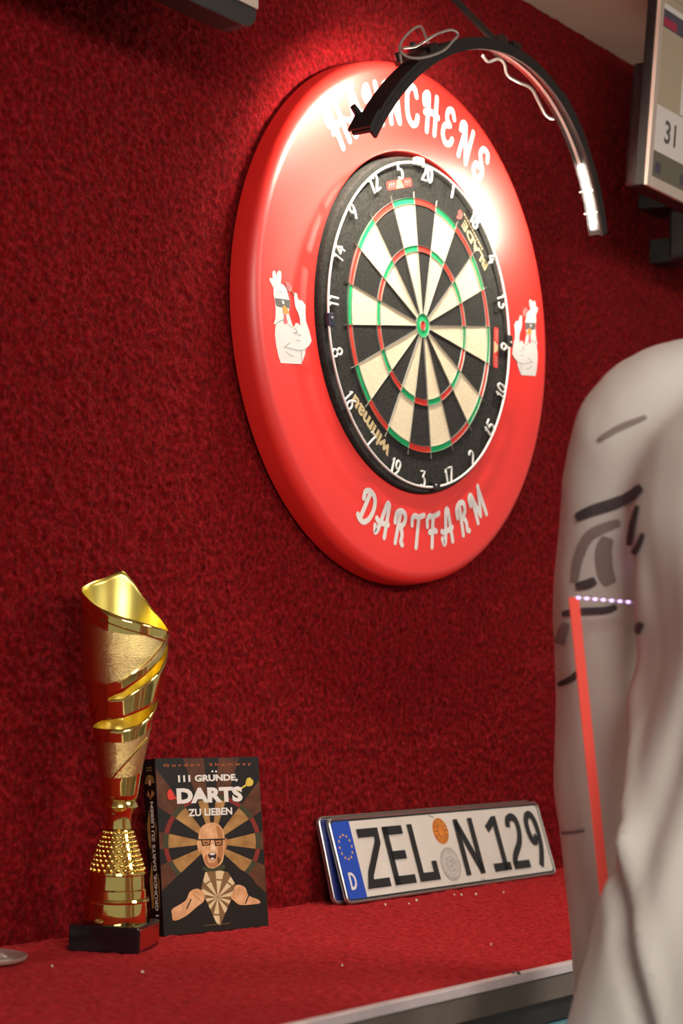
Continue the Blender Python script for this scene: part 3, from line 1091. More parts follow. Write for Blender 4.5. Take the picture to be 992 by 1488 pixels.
P_tan, P_tan2 = pm('tan', (0.36, 0.19, 0.055)), pm('brown', (0.10, 0.032, 0.012))
noise_col(P_tan, (0.26, 0.12, 0.03), (0.44, 0.24, 0.075), 70)
noise_col(P_tan2, (0.06, 0.018, 0.008), (0.13, 0.042, 0.015), 60)
P_red, P_grn = pm('red', (0.20, 0.018, 0.012)), pm('olive', (0.045, 0.045, 0.018))
P_jkt, P_skin, P_skin2 = pm('jacket', (0.012, 0.007, 0.005)), pm('skin', (0.66, 0.34, 0.16)), pm('skin_dark', (0.42, 0.17, 0.06))
noise_col(P_skin, (0.55, 0.26, 0.11), (0.74, 0.41, 0.21), 90)
P_cream, P_wht, P_mouth = pm('cream', (0.66, 0.50, 0.28)), pm('white', (0.72, 0.68, 0.62)), pm('mouth', (0.05, 0.012, 0.010))
P_cbr, P_ored, P_yel, P_orn = pm('chest_brown', (0.20, 0.105, 0.04)), pm('dart_red', (0.66, 0.04, 0.025)), pm('dart_yellow', (0.66, 0.47, 0.06)), pm('author_orange', (0.42, 0.10, 0.03))
P_pink = pm('skin_light', (0.80, 0.55, 0.36))
art = MB()
LAY = [0.00006]


def put(poly, m, sheet=True, conv=None):
    if conv:
        poly = clip_poly(poly, conv)
        if len(poly) < 3:
            return
    q = [cv(*p) for p in poly]
    q = clip_poly(q, RECT)
    if len(q) < 3:
        return
    n = len(q)
    ar = sum(q[i][0] * q[(i + 1) % n][1] - q[(i + 1) % n][0] * q[i][1] for i in range(n))
    if ar < 0:
        q = q[::-1]
    art.add([bfr(x, y, LAY[0]) for x, y in q], [tuple(range(n))], m)


def layer():
    LAY[0] += 0.00005


def wedge(cx, cy, a0, a1, r0, r1, n=4, sy=1.0):
    o = [(cx + r1 * math.sin(R(a0 + (a1 - a0) * i / n)), cy - sy * r1 * math.cos(R(a0 + (a1 - a0) * i / n))) for i in range(n + 1)]
    i_ = [(cx + r0 * math.sin(R(a1 + (a0 - a1) * i / n)), cy - sy * r0 * math.cos(R(a1 + (a0 - a1) * i / n))) for i in range(n + 1)]
    return o + i_


def smoothp(p, k=4):
    return [(v.x, v.y) for v in crom([Vector((a, b, 0)) for a, b in p], k, True)]


TANW = [(-19, -6), (4, 17), (36, 56), (76, 97), (113, 133), (-56, -37), (-97, -78), (-134, -114)]
for k in range(len(TANW)):
    a0, a1 = TANW[k]
    put(wedge(530, 690, a0, a1, 60, 315), P_tan)
    put(wedge(530, 690, a0, a1, 315, 350), P_grn)
    put(wedge(530, 690, a0, a1, 350, 700), P_tan2)
for a0, a1 in ((56, 76), (97, 113), (-78, -56), (-114, -97), (17, 36), (-37, -19), (-6, 4)):
    put(wedge(530, 690, a0, a1, 318, 350), P_red)
layer()
put(smoothp([(330, 960), (400, 905), (470, 865), (520, 885), (600, 865), (640, 845), (760, 895), (840, 970), (890, 1080), (930, 1200), (930, 1330), (200, 1385), (225, 1250), (350, 1150), (330, 1050)]), P_jkt)
layer()
CH = [(478, 905), (560, 885), (645, 905), (708, 1010), (590, 1312), (560, 1290), (448, 1030)]
put(CH, P_cbr)
layer()
for k in range(10):
    a0 = -9 + 36 * k + 4
    put(wedge(570, 1095, a0, a0 + 18, 6, 128, sy=1.0), P_cream, conv=CH)
    put(wedge(570, 1095, a0, a0 + 18, 140, 260, sy=1.0), P_cream, conv=CH)
layer()
put(smoothp([(462, 862), (530, 878), (612, 846), (616, 880), (540, 898), (470, 892)]), P_grn)
put(smoothp([(418, 690), (425, 672), (440, 680), (445, 740), (430, 750)]), P_skin)
put(smoothp([(616, 660), (632, 655), (640, 680), (632, 720), (616, 735)]), P_skin2)
layer()
put(smoothp([(525, 540), (575, 555), (606, 600), (618, 665), (616, 740), (604, 825), (570, 860), (520, 876), (480, 848), (455, 775), (432, 705), (432, 620), (458, 565)]), P_skin)
layer()
put(smoothp([(560, 560), (590, 590), (606, 650), (606, 740), (596, 810), (570, 840), (566, 760), (572, 660), (560, 610)]), P_skin2)
put(smoothp([(470, 800), (490, 770), (500, 830), (545, 830), (566, 790), (590, 810), (566, 855), (520, 870), (485, 845)]), P_skin2)
layer()
put(smoothp([(525, 700), (545, 705), (552, 735), (530, 742), (515, 735)]), P_pink)
put(smoothp([(498, 772), (530, 756), (556, 768), (556, 795), (540, 815), (512, 808)]), P_mouth)
layer()
put([(505, 768), (530, 758), (552, 768), (540, 776), (515, 777)], P_wht)
put([(512, 803), (530, 796), (546, 806), (530, 814)], P_wht)
for (cx, w_) in ((482, 36), (572, 32)):
    art_o = [(cx - w_, 662), (cx + w_, 660), (cx + w_ - 6, 705), (cx - w_ + 10, 712)]
    put(art_o, P_jkt)
layer()
for (cx, w_) in ((482, 28), (572, 24)):
    put([(cx - w_, 670), (cx + w_, 668), (cx + w_ - 6, 699), (cx - w_ + 10, 705)], P_skin2)
put([(428, 662), (620, 655), (620, 664), (428, 671)], P_jkt)
layer()
for cx in (484, 572):
    put([(cx - 14, 684), (cx + 10, 682), (cx + 8, 690), (cx - 12, 691)], P_jkt)
put(smoothp([(238, 1180), (330, 1120), (365, 1050), (420, 1028), (466, 1060), (468, 1118), (410, 1170), (330, 1238), (246, 1272), (232, 1220)]), P_skin)
put(smoothp([(680, 1050), (708, 1000), (768, 1018), (797, 1080), (868, 1112), (882, 1140), (800, 1152), (730, 1152), (690, 1122), (664, 1092)]), P_skin)
layer()
for st in ([(372, 1110), (340, 1180)], [(800, 1075), (775, 1140)]):
    art.ribbon([cv(*p) for p in st], 0.0016, bfr, 0, LAY[0], P_jkt)
for st in ([(395, 1045), (440, 1075)], [(390, 1075), (430, 1105)], [(700, 1030), (690, 1070)], [(725, 1025), (715, 1080)], [(420, 1100), (445, 1125)]):
    art.ribbon([cv(*p) for p in st], 0.0009, bfr, 0, LAY[0], P_skin2)
put(smoothp([(222, 312), (240, 315), (256, 345), (262, 372), (240, 385), (218, 376), (210, 345)]), P_ored)
art.ribbon([cv(255, 365), cv(315, 385)], [0.0026, 0.0014], bfr, 0, LAY[0], P_ored)
put(smoothp([(775, 222), (795, 218), (802, 228), (816, 240), (812, 268), (785, 280), (762, 270), (765, 240)]), P_yel)
art.ribbon([cv(768, 268), cv(705, 316)], [0.0024, 0.0014], bfr, 0, LAY[0], P_yel)
layer()
layer()


def ctext(body, u0, v0, u1, v1, m, fat):
    x0, y0 = cv(u0, v1); x1, y1 = cv(u1, v0)
    text_in(art, body, (x0, y0, x1, y1), bfr, LAY[0], m, fat)


ctext('111 GRUNDE,', 288, 194, 702, 268, P_wht, 0.045)
for du in (0, 26):
    put(smoothp([(518 + du, 180), (526 + du, 173), (534 + du, 180), (526 + du, 188)]), P_wht)
ctext('DARTS', 278, 280, 736, 412, P_wht, 0.055)
ctext('ZU LIEBEN', 356, 430, 666, 500, P_wht, 0.035)
ctext('G o r d o n    S h u m w a y', 188, 112, 798, 162, P_orn, 0.02)
x0, y0 = cv(472, 1313); x1, y1 = cv(662, 1303)
art.slab([(x0, y0), (x1, y0), (x1, y0 + .0006), (x0, y0 + .0006)], bfr, LAY[0] - .00002, LAY[0], P_cbr)
art.obj('cover_print', None, bk)
# spine print
sp = MB()


def sput(poly, m, d):
    n = len(poly)
    ar = sum(poly[i][0] * poly[(i + 1) % n][1] - poly[(i + 1) % n][0] * poly[i][1] for i in range(n))
    sp.add([sfr(x, y, d) for x, y in (poly if ar > 0 else poly[::-1])], [tuple(range(n))], m)


cx = BT / 2
sput([(cx - .004, .136), (cx + .004, .136), (cx + .008, .118), (cx + .006, .098), (cx + .002, .090), (cx - .002, .090), (cx - .007, .098), (cx - .009, .118)], P_tan, .00006)
sput([(cx - .003, .082), (cx + .003, .082), (cx + .008, .060), (cx + .007, .030), (cx - .007, .030), (cx - .009, .060)], P_tan, .00006)
sput([(cx - .005, .094), (cx + .003, .094), (cx + .003, .084), (cx - .005, .084)], P_grn, .00008)
sput([(cx - .003, .0), (cx + .0062, .0), (cx + .0062, .15), (cx - .003, .15)], P_jkt, .00010)
for k in range(9):
    a = R(-90 + 22.5 * k)
    sput([(cx + .003 * math.sin(a - .1), .166 + .003 * math.cos(a - .1)), (cx + .0085 * math.sin(a - .14), .166 + .0085 * math.cos(a - .14)), (cx + .0085 * math.sin(a + .14), .166 + .0085 * math.cos(a + .14)), (cx + .003 * math.sin(a + .1), .166 + .003 * math.cos(a + .1))], P_tan, .00007)
sput([(cx + .0026 * math.cos(R(30 * k)), .166 + .0036 * math.sin(R(30 * k))) for k in range(12)], P_skin, .00010)
sput([(cx - .007, .151), (cx - .003, .158), (cx, .149), (cx + .003, .158), (cx + .008, .153), (cx + .004, .1505), (cx, .146), (cx - .004, .152)], P_skin2, .00010)
text_in(sp, '111 GRÜNDE, DARTS ZU LIEBEN', (cx - .0022, .012, cx + .0052, .145), sfr, .00016, P_wht, 0.035, rot=True)
for k in range(2):
    sput([(cx - .005, .1785 + .003 * k), (cx + .005, .1785 + .003 * k), (cx + .005, .1800 + .003 * k), (cx - .005, .1800 + .003 * k)], P_cbr, .00012)
sp.obj('spine_print', None, bk)

# ------------------------------------------------------------------ licence plates
def plate(x0, yb, yt, label, full, group):
    dz = math.sqrt(0.11 ** 2 - (yb - yt) ** 2)
    upv = Vector((0, yt - yb, dz)).normalized()
    nv = Vector((0, -1, 0)); nv = (nv - upv * nv.dot(upv)).normalized()
    t = thing('licence_plate', (x0, yb, SH + 0.0008), label, 'licence plate', group)

    def fr(x, y, d):
        v = Vector((x * .001, 0, 0)) + upv * (y * .001) + nv * (d * .001)
        return (v.x, v.y, v.z)

    def rrect(x0, y0, x1, y1, r, n=5):
        o = []
        for cx, cy, a0 in ((x1 - r, y1 - r, 0), (x0 + r, y1 - r, 90), (x0 + r, y0 + r, 180), (x1 - r, y0 + r, 270)):
            for k in range(n + 1):
                a = R(a0 + 90 * k / n)
                o.append((cx + r * math.cos(a), cy + r * math.sin(a)))
        return o
    mb = MB(); mb.slab(rrect(0, 0, 520, 110, 9), fr, 0, 1.0, M_plate); pb = mb.obj('sheet', None, t)
    # rolled rim: outer ring proud of the sheet
    mb = MB()
    o_, i_ = rrect(0, 0, 520, 110, 9), rrect(3.2, 3.2, 516.8, 106.8, 6.5)
    n = len(o_)
    k2 = rrect(1.4, 1.4, 518.6, 108.6, 8)
    vs = [fr(x, y, -2.5) for x, y in o_] + [fr(x, y, 2.2) for x, y in o_] + [fr(x, y, 3.0) for x, y in k2] + [fr(x, y, 1.02) for x, y in i_]
    fs = [(r_ * n + i, r_ * n + (i + 1) % n, (r_ + 1) * n + (i + 1) % n, (r_ + 1) * n + i) for r_ in range(3) for i in range(n)]
    mb.add(vs, fs, M_plback); mb.obj('rolled_rim', None, t, smooth=True)
    if not full:
        mb = MB(); mb.slab(rrect(3.6, 3.6, 44, 106.4, 6), fr, 1.0, 1.3, M_navyb); mb.obj('country_band', None, t)
        return t
    mb = MB()
    a, b = rrect(3.4, 3.4, 516.6, 106.6, 6.5), rrect(5.0, 6.0, 515.0, 104.0, 5.5)
    n = len(a)
    mb.add([fr(x, y, 1.25) for x, y in a] + [fr(x, y, 1.25) for x, y in b], [(i, (i + 1) % n, n + (i + 1) % n, n + i) for i in range(n)], M_plblack)
    mb.obj('black_border', None, t)
    mb = MB(); mb.slab([(5, 10), (9, 5.5), (44, 5.5), (44, 104.5), (9, 104.5), (5, 100)], fr, 1.0, 1.4, M_plblue); bl = mb.obj('country_band', None, t)
    for k in range(12):
        aa = R(30 * k)
        cx, cy = 24.5 + 13.0 * math.sin(aa), 71.5 + 15.5 * math.cos(aa)
        mb = MB(); mb.slab([(cx + (2.3 if j % 2 == 0 else 1.0) * math.sin(R(36 * j)), cy + (2.3 if j % 2 == 0 else 1.0) * math.cos(R(36 * j))) for j in range(10)], fr, 1.3, 1.6, M_star)
        mb.obj('star', None, bl)
    mb = MB(); mb.ribbon([(17, 18.5), (17, 37.5)], 3.6, fr, 0, 1.65, M_white, cap='butt')
    mb.ribbon([(15.2, 37), (22, 37), (27, 32), (27, 24), (22, 19), (15.2, 19)], 3.6, fr, 0, 1.66, M_white, smooth=4, cap='butt')
    mb.obj('country_letter', None, bl)
    W = 11.4
    LET = {
        'Z': [[(55, 87), (95.5, 87), (95, 74), (63, 34), (58, 21), (101, 21)]],
        'E': [[(117, 92.4), (117, 15.6)], [(112, 87), (156, 87)], [(117, 54), (151, 54)], [(112, 21), (159.5, 21)]],
        'L': [[(175, 93), (175, 21), (211.5, 21), (211.5, 41)]],
        'N': [[(288, 15.5), (288, 94)], [(325, 94), (325, 15.5)], [(288, 90), (325, 19)]],
        '1': [[(364, 76), (384, 88), (388, 88), (388, 15.5)], [(357, 21), (402, 21)]],
        '2': [[(421, 76), (424, 86), (436, 90), (446, 85), (448, 70), (440, 52), (422, 36), (416, 27), (415, 21)], [(410, 20.5), (454, 20.5)]],
        '9': [[(492, 60), (485, 51), (477, 55), (473, 68), (474, 82), (481, 90), (491, 90), (498, 80), (500, 62), (497, 42), (490, 26), (484, 15)]],
    }
    for ch, sts in LET.items():
        mb = MB()
        for st in sts:
            sm = 4 if ch in '29' and len(st) > 3 else 0
            mb.ribbon(st, W, fr, 0, 2.3, M_plblack, smooth=sm, cap='butt')
            mb.ribbon(st, W + 2.2, fr, 0, 1.35, M_plate, smooth=sm, cap='butt')
        # shoulders of the embossing
        mb.obj('embossed_character', None, t)
    for cx, cy, r_, m_, nm in ((247, 80, 18, M_seal, 'inspection_seal'), (251, 34, 23.5, M_sealg, 'registration_seal')):
        mb = MB(); mb.slab([(cx + r_ * math.cos(R(10 * k)), cy + r_ * math.sin(R(10 * k))) for k in range(36)], fr, 1.0, 1.8, m_)
        for rad, wd in ((r_ * .9, .5), (r_ * .42, .5)):
            mb.ribbon([(cx + rad * math.cos(R(12 * k)), cy + rad * math.sin(R(12 * k))) for k in range(30)], wd, fr, 0, 1.9, M_outline if m_ is M_sealg else M_plblack, closed=True)
        if m_ is M_seal:
            for k in range(12):
                aa = R(30 * k)
                mb.ribbon([(cx + 8 * math.cos(aa), cy + 8 * math.sin(aa)), (cx + 15.5 * math.cos(aa), cy + 15.5 * math.sin(aa))], .9, fr, 0, 1.92, M_plblack, cap='butt')
        else:
            mb.ribbon([(cx - 3, cy + 4), (cx + 3, cy + 3), (cx + 3.5, cy - 3), (cx - 2, cy - 4)], .7, fr, 0, 1.92, M_outline, smooth=3)
        mb.obj(nm, None, t)
    mb = MB()
    mb.ribbon([(318, 9.5), (316, 6.0)], 1.0, fr, 0, 1.3, M_outline); mb.ribbon([(323, 9.5), (322, 6.2), (326, 6.5)], 1.0, fr, 0, 1.3, M_outline)
    mb.ribbon([(238, 99.5), (228, 102.5)], 1.4, fr, 0, 1.3, M_outline)
    mb.obj('scuff_marks', None, t)
    return t


plate(-0.1375, -0.0490, -0.0130, 'white registration plate reading ZEL N 129 in front of its twin', True, None)
plate(-0.1500, -0.0375, -0.0070, 'rear registration plate with bare rim tucked behind the front plate', False, None)

# ------------------------------------------------------------------ round silver dish
ds = thing('silver_dish', (-0.759, -0.0565, SH), 'small round silver dish lying on the shelf left of the trophy', 'dish')
mb = MB(); mb.lathe([(0.0001, .001), (.042, .0005), (.0475, .003), (.0482, .0058), (.0470, .0064), (.0440, .0045), (.034, .0035), (.0335, .0050), (.0315, .0050), (.031, .0036), (.018, .0036), (.0175, .0052), (.0155, .0052), (.015, .0038), (.0001, .0038)], 72)
mb.obj('rim_and_bowl', M_silver, ds, True)
for k in range(16):
    a = 2 * math.pi * k / 16
    mb = MB(); mb.tube([(.0205 * math.cos(a), .0205 * math.sin(a), .004), (.025 * math.cos(a + .08), .025 * math.sin(a + .08), .0052), (.0295 * math.cos(a), .0295 * math.sin(a), .004)], [.0008, .0018, .0008], 6)
    mb.obj('relief', M_silver, ds, True)

# ------------------------------------------------------------------ wall screens
tv = thing('wall_screen', (0.311, -0.22, Z0 + 0.2405), 'flat screen showing a number, hung near the ceiling right of the board', 'screen')
tv.rotation_euler = (R(4.0), 0, 0)
TW, TH = 0.52, 0.295
mb = MB(); mb.box((0.0, 0.004, 0), (TW, 0.020, TH)); mb.obj('casing', M_black, tv, bevel=.002)
mb = MB(); mb.box((0.02, 0.020, 0.004), (TW - .06, 0.048, 0.188)); mb.obj('rear_housing', M_black, tv, bevel=.006)
fw_ = 0.013
for nm, a, b in (('bezel', (0, -.002, 0), (fw_, .004, TH)), ('bezel', (TW - fw_, -.002, 0), (TW, .004, TH)), ('bezel', (fw_, -.002, 0), (TW - fw_, .004, 0.016)), ('bezel', (fw_, -.002, TH - .012), (TW - fw_, .004, TH))):
    mb = MB(); mb.box(a, b); mb.obj(nm, M_bezel, tv, bevel=.001)
mb = MB()


def tvfr(x, y, d):
    return (x, -d, y)


def trect(x0, y0, x1, y1, m, d):
    mb.slab([(x0, y0), (x1, y0), (x1, y1), (x0, y1)], tvfr, -.003, d, m)


def em(name, c, e):
    return mat(name, c, .3, emit=e)


E_ol, E_wh, E_dk, E_nv, E_rd, E_mid = em('screen_olive', (0.36, 0.29, 0.20), .16), em('screen_pale', (0.50, 0.44, 0.40), .26), em('screen_dark', (0.10, 0.09, 0.075), .1), em('screen_navy', (0.06, 0.055, 0.08), .14), em('screen_red', (0.30, 0.02, 0.05), .16), em('screen_moss', (0.13, 0.115, 0.08), .12)
trect(fw_, .016, TW - fw_, TH - .012, E_ol, -.0010)
trect(fw_, .055, TW - fw_, .122, E_wh, -.0008)
trect(fw_, .016, TW - fw_, .055, E_mid, -.0007)
trect(fw_, .236, TW - fw_, .262, E_nv, -.0007)
trect(fw_ + .006, .238, .06, .250, E_rd, -.0005)
trect(fw_, .262, TW - fw_, .270, E_wh, -.0007)
for k in range(6):
    trect(fw_ + .012 + .08 * k, .024, fw_ + .03 + .08 * k, .040, E_nv, -.0005)
for x in (.09, .25, .40):
    trect(x, .125, x + .03, .225, E_wh, -.0008)
text_in(mb, '31', (.046, .072, .082, .106), tvfr, -.0004, E_dk, 0.02)
mb.obj('display', None, tv)
mb = MB(); mb.box((.38, .047, .06), (.46, .214, .15)); mb.obj('wall_mount', M_black, tv)

bx = thing('media_box', (0.69, -0.1, Z0 + 0.215), 'small black box with a blue light on the wall under the right screen', 'media box')
mb = MB(); mb.box((-.03, -.02, 0), (.12, .02, .085)); mb.obj('case', M_black, bx, bevel=.008)
mb = MB(); mb.box((.06, .018, .02), (.11, .097, .06)); mb.obj('bracket', M_black, bx)
mb = MB(); mb.lathe([(.0001, .0225), (.0022, .022), (.0026, .0195)], 10, axis='y'); mb.obj('indicator', M_bluedot, bx, loc=(-.006, 0, .024))

lt = thing('upper_screen', (-0.488, -0.15, Z0 + 0.2405), 'dark grey casing of a second screen cut off at the top left corner', 'screen')
mb = MB()
outl = [(-.52, 0), (-.024, 0), (-.010, .002), (-.002, .009), (0, .016), (0, .29), (-.52, .29)]
mb.slab(outl, tvfr, -.035, 0, M_casing); mb.obj('casing', None, lt, bevel=.002)
mb = MB(); mb.slab([(-.50, .026), (-.002, .023), (-.002, .285), (-.50, .285)], tvfr, 0, .004, M_bezel); mb.obj('front_panel', None, lt, bevel=.001)
mb = MB(); mb.box((-.32, .034, .08), (-.2, .149, .2)); mb.obj('wall_mount', M_black, lt)

# ------------------------------------------------------------------ person in a white jersey
FACE = 0.105                     # heading
PX, PY = -0.5700, -0.8880
pe = thing('person', (PX, PY, 0), 'person in a white long-sleeved top with dark print walking past on the right', 'person', rz=FACE)
PSC = 1.03
pe.scale = (PSC, PSC, PSC)


def loft(mb, rings, n=28, m=None):
    """rings: (centre, ex, ey, rx, ry)"""
    vs, fs = [], []
    for c, ex, ey, rx, ry in rings:
        for k in range(n):
            a = 2 * math.pi * k / n
            vs.append(Vector(c) + Vector(ex) * rx * math.cos(a) + Vector(ey) * ry * math.sin(a))
    for i in range(len(rings) - 1):
        for k in range(n):
            l = (k + 1) % n
            fs.append((i * n + k, i * n + l, (i + 1) * n + l, (i + 1) * n + k))
    fs.append(tuple(range(n))[::-1]); fs.append(tuple((len(rings) - 1) * n + k for k in range(n)))
    mb.add(vs, fs, m)


X3, Y3, Z3 = (1, 0, 0), (0, 1, 0), (0, 0, 1)


def zr(z, cx, rx, ry, cy=0):
    return ((cx, cy, z), X3, Y3, rx, ry)


def remeshed(mb, name, m, parent, vox, sm=4):
    o = mb.obj(name, m, parent)
    rm = o.modifiers.new('r', 'REMESH'); rm.mode = 'VOXEL'; rm.voxel_size = vox; rm.use_smooth_shade = True
    s_ = o.modifiers.new('s', 'SMOOTH'); s_.iterations = sm; s_.factor = 0.5
    dg = bpy.context.evaluated_depsgraph_get(); dg.update()
    me = bpy.data.meshes.new_from_object(o.evaluated_get(dg))
    o.modifiers.clear()
    o.data = me
    if not me.materials:
        me.materials.append(m)
    me.polygons.foreach_set('use_smooth', [True] * len(me.polygons))
    return o


def armpts(side):
    if side < 0:      # near arm, swung slightly back
        return [(0.0, -.13, 1.455), (0.0, -.195, 1.43), (-.03, -.235, 1.30), (-.075, -.255, 1.14), (-.09, -.262, 1.05), (-.075, -.265, .93), (-.06, -.262, .87)]
    return [(0.0, .13, 1.455), (0.0, .195, 1.43), (.065, .245, 1.30), (.13, .275, 1.15), (.16, .28, 1.08), (.175, .285, .95), (.18, .285, .89)]


# shirt
mb = MB()
TORSO = [zr(.82, -.01, .182, .252), zr(.90, -.012, .18, .248), zr(1.0, -.014, .170, .234), zr(1.12, -.015, .150, .206), zr(1.25, -.016, .138, .186), zr(1.35, -.018, .134, .195), zr(1.42, -.015, .118, .195), zr(1.47, -.005, .095, .15), zr(1.505, .008, .075, .095), zr(1.535, .018, .066, .072)]
loft(mb, TORSO)
for s_ in (-1, 1):
    mb.tube(crom(armpts(s_), 5), [.066 - .016 * min(1, i / 28) if i > 5 else .062 + .0008 * i for i in range(31)], 16)
shirt = remeshed(mb, 'white_top', M_shirt, pe, 0.009, 6)
# folds
NRM = [v.normal.copy() for v in shirt.data.vertices]
NEWCO = []
for v, vn in zip(shirt.data.vertices, NRM):
    c = v.co
    nc = c
    f = 0.006 * math.sin(c.z * 13 + c.x * 26 + c.y * 21) + 0.003 * math.sin(c.z * 22 - c.y * 33 + 1.3)
    for (ya, za, yb_, zb, dep, wid) in ((.215, 1.235, .135, .95, .011, .010), (.19, 1.33, .225, 1.16, .008, .009), (.17, 1.12, .235, 1.02, .006, .010), (.10, 1.25, .16, 1.02, .006, .013), (.05, 1.18, .08, .92, .005, .014)):
        if c.x < .06 and min(za, zb) - .03 < c.z < max(za, zb) + .03 and c.y < .30:
            t = (c.z - za) / (zb - za)
            dd_ = (c.y - (ya + (yb_ - ya) * t)) / wid
            env = max(0.0, min(1.0, (t + .1) * 4, (1.1 - t) * 4))
            f += dep * env * (-math.exp(-dd_ * dd_) + 0.6 * math.exp(-(dd_ + 2.2) ** 2))
    if c.z < 1.40:
        k = min(1, (1.40 - c.z) / .1)
        nc = c + vn * f * k
    NEWCO += [nc.x, nc.y, nc.z]
shirt.data.vertices.foreach_set('co', NEWCO)
shirt.data.update()
# body under the clothes: head, neck, hands, legs in one surface
mb = MB()
HC = Vector((0.035, 0, 1.70))
head = []
for z, cx, rx, ry in [(1.575, .045, .035, .04), (1.595, .05, .062, .055), (1.62, .045, .082, .064), (1.66, .038, .096, .072), (1.70, .033, .101, .077), (1.74, .026, .102, .079), (1.78, .020, .094, .074), (1.805, .016, .074, .060), (1.82, .014, .042, .036)]:
    head.append(zr(z, cx, rx, ry))
loft(mb, head, 24)
mb.tube([(0.0, 0, 1.44), (.008, 0, 1.52), (.022, 0, 1.60), (.03, 0, 1.66)], [.075, .058, .056, .056], 16)
mb.tube([(.125, 0, 1.715), (.142, 0, 1.69), (.150, 0, 1.672), (.135, 0, 1.662)], [.009, .012, .016, .010], 10)      # nose
for s_ in (-1, 1):
    mb.tube([(.02, s_ * .076, 1.715), (.012, s_ * .086, 1.70), (.018, s_ * .083, 1.675), (.026, s_ * .076, 1.660)], [.010, .013, .011, .008], 10)  # ears
mb.tube([(.118, -.026, 1.632), (.130, 0, 1.633), (.118, .026, 1.632)], [.006, .009, .006], 8)     # lips
loft(mb, [zr(.86, 0, .11, .16), zr(1.0, -.005, .11, .15), zr(1.2, -.012, .11, .155), zr(1.38, -.015, .10, .16), zr(1.45, 0, .07, .11)], 20)
for s_ in (-1, 1):
    ap = armpts(s_)
    d = (Vector(ap[-1]) - Vector(ap[-2])).normalized()
    mb.tube([Vector(p) for p in ap[1:]] + [Vector(ap[-1]) + d * .03], [.05, .047, .043, .04, .034, .028, .026], 12)
    w0 = Vector(ap[-1]) + d * .03
    side = Vector((1, 0, 0)); side = (side - d * side.dot(d)).normalized()
    nrm = d.cross(side)
    mb.tube([w0, w0 + d * .03, w0 + d * .065, w0 + d * .095], [.024, .030, .033, .028], 12, sx=1.0)
    inn = nrm * (1 if nrm.y * s_ < 0 else -1)
    for k, (off, ln) in enumerate(((.027, .070), (.009, .080), (-.009, .075), (-.026, .060))):
        p0 = w0 + d * .085 + side * off
        mb.tube([p0, p0 + d * ln * .45, p0 + d * ln * .8 + inn * .012, p0 + d * ln + inn * .028], [.0095, .0092, .0085, .007], 8)
    p0 = w0 + d * .025 + side * .024
    mb.tube([p0, p0 + d * .03 + side * .022 + inn * .01, p0 + d * .062 + side * .026 + inn * .02], [.012, .0105, .008], 8)
LEGS = {-1: [(0, -.09, .90), (.03, -.095, .70), (.07, -.095, .48), (.04, -.095, .28), (-.02, -.095, .09)],
        1: [(0, .09, .90), (.0, .095, .70), (.02, .095, .48), (-.06, .095, .28), (-.12, .095, .10)]}
for s_ in (-1, 1):
    mb.tube(crom(LEGS[s_], 4), [.085 - .045 * i / 16 for i in range(17)], 14)
    a = Vector(LEGS[s_][-1])
    mb.tube([a + Vector((-.03, 0, -.04)), a + Vector((.06, 0, -.055)), a + Vector((.14, 0, -.065))], [.036, .036, .02], 10)
body = remeshed(mb, 'body', M_skin, pe, 0.0075, 3)
for s_ in (-1, 1):
    e = Vector((.117, s_ * .031, 1.708))
    mb = MB(); mb.lathe([(.0001, .0115), (.008, .008), (.0115, 0), (.008, -.008), (.0001, -.0115)], 12); eo = mb.obj('eye', M_wire, pe, True, loc=e)
    mb = MB(); mb.lathe([(.0001, .0126), (.005, .0118)], 10, axis='z'); io = mb.obj('iris', M_hair, eo, True); io.rotation_euler = (0, R(90), 0)
    mb = MB(); mb.tube([e + Vector((.004, -.018, .020)), e + Vector((.010, 0, .025)), e + Vector((.002, .018, .021))], [.003, .0045, .003], 6); mb.obj('eyebrow', M_hair, pe, True)
mb = MB()
loft(mb, [zr(1.655, -.030, .055, .070), zr(1.69, -.020, .072, .080), zr(1.735, -.002, .088, .0855), zr(1.78, .012, .098, .082), zr(1.812, .012, .082, .068), zr(1.834, .010, .048, .042)], 22)
remeshed(mb, 'hair', M_hair, pe, 0.007, 3)
mb = MB()
loft(mb, [zr(.80, 0, .125, .17), zr(.90, -.004, .128, .172), zr(.98, -.005, .125, .168)], 22)
for s_ in (-1, 1):
    mb.tube(crom([Vector(p) for p in LEGS[s_]], 4), [.102 - .038 * i / 16 for i in range(17)], 16)
remeshed(mb, 'trousers', M_trous, pe, 0.012, 4)
for s_ in (-1, 1):
    mb = MB(); a = Vector(LEGS[s_][-1])
    z0 = a.z - .09
    mb.box((a.x - .09, a.y - .045, z0), (a.x + .19, a.y + .045, z0 + .025))
    mb.tube([a + Vector((-.05, 0, -.03)), a + Vector((.02, 0, -.03)), a + Vector((.10, 0, -.055)), a + Vector((.165, 0, -.065))], [.048, .05, .042, .026], 12)
    remeshed(mb, 'shoe', M_shoe, pe, 0.008, 2)

# print on the jersey: strokes laid on the cloth itself
bpy.context.view_layer.update()
dg = bpy.context.evaluated_depsgraph_get()
mw = Matrix.Translation((PX, PY, 0)) @ Matrix.Rotation(FACE, 4, 'Z') @ Matrix.Scale(PSC, 4)
bvh = BVHTree.FromPolygons([mw @ v.co for v in shirt.data.vertices], [tuple(p.vertices) for p in shirt.data.polygons])


def on_cloth(u, v):
    d = ((u - 496) / F_PX * r2 - (v - 744) / F_PX * u2 + fw).normalized()
    hit = bvh.ray_cast(CAM, d)
    return hit[0], hit[1]


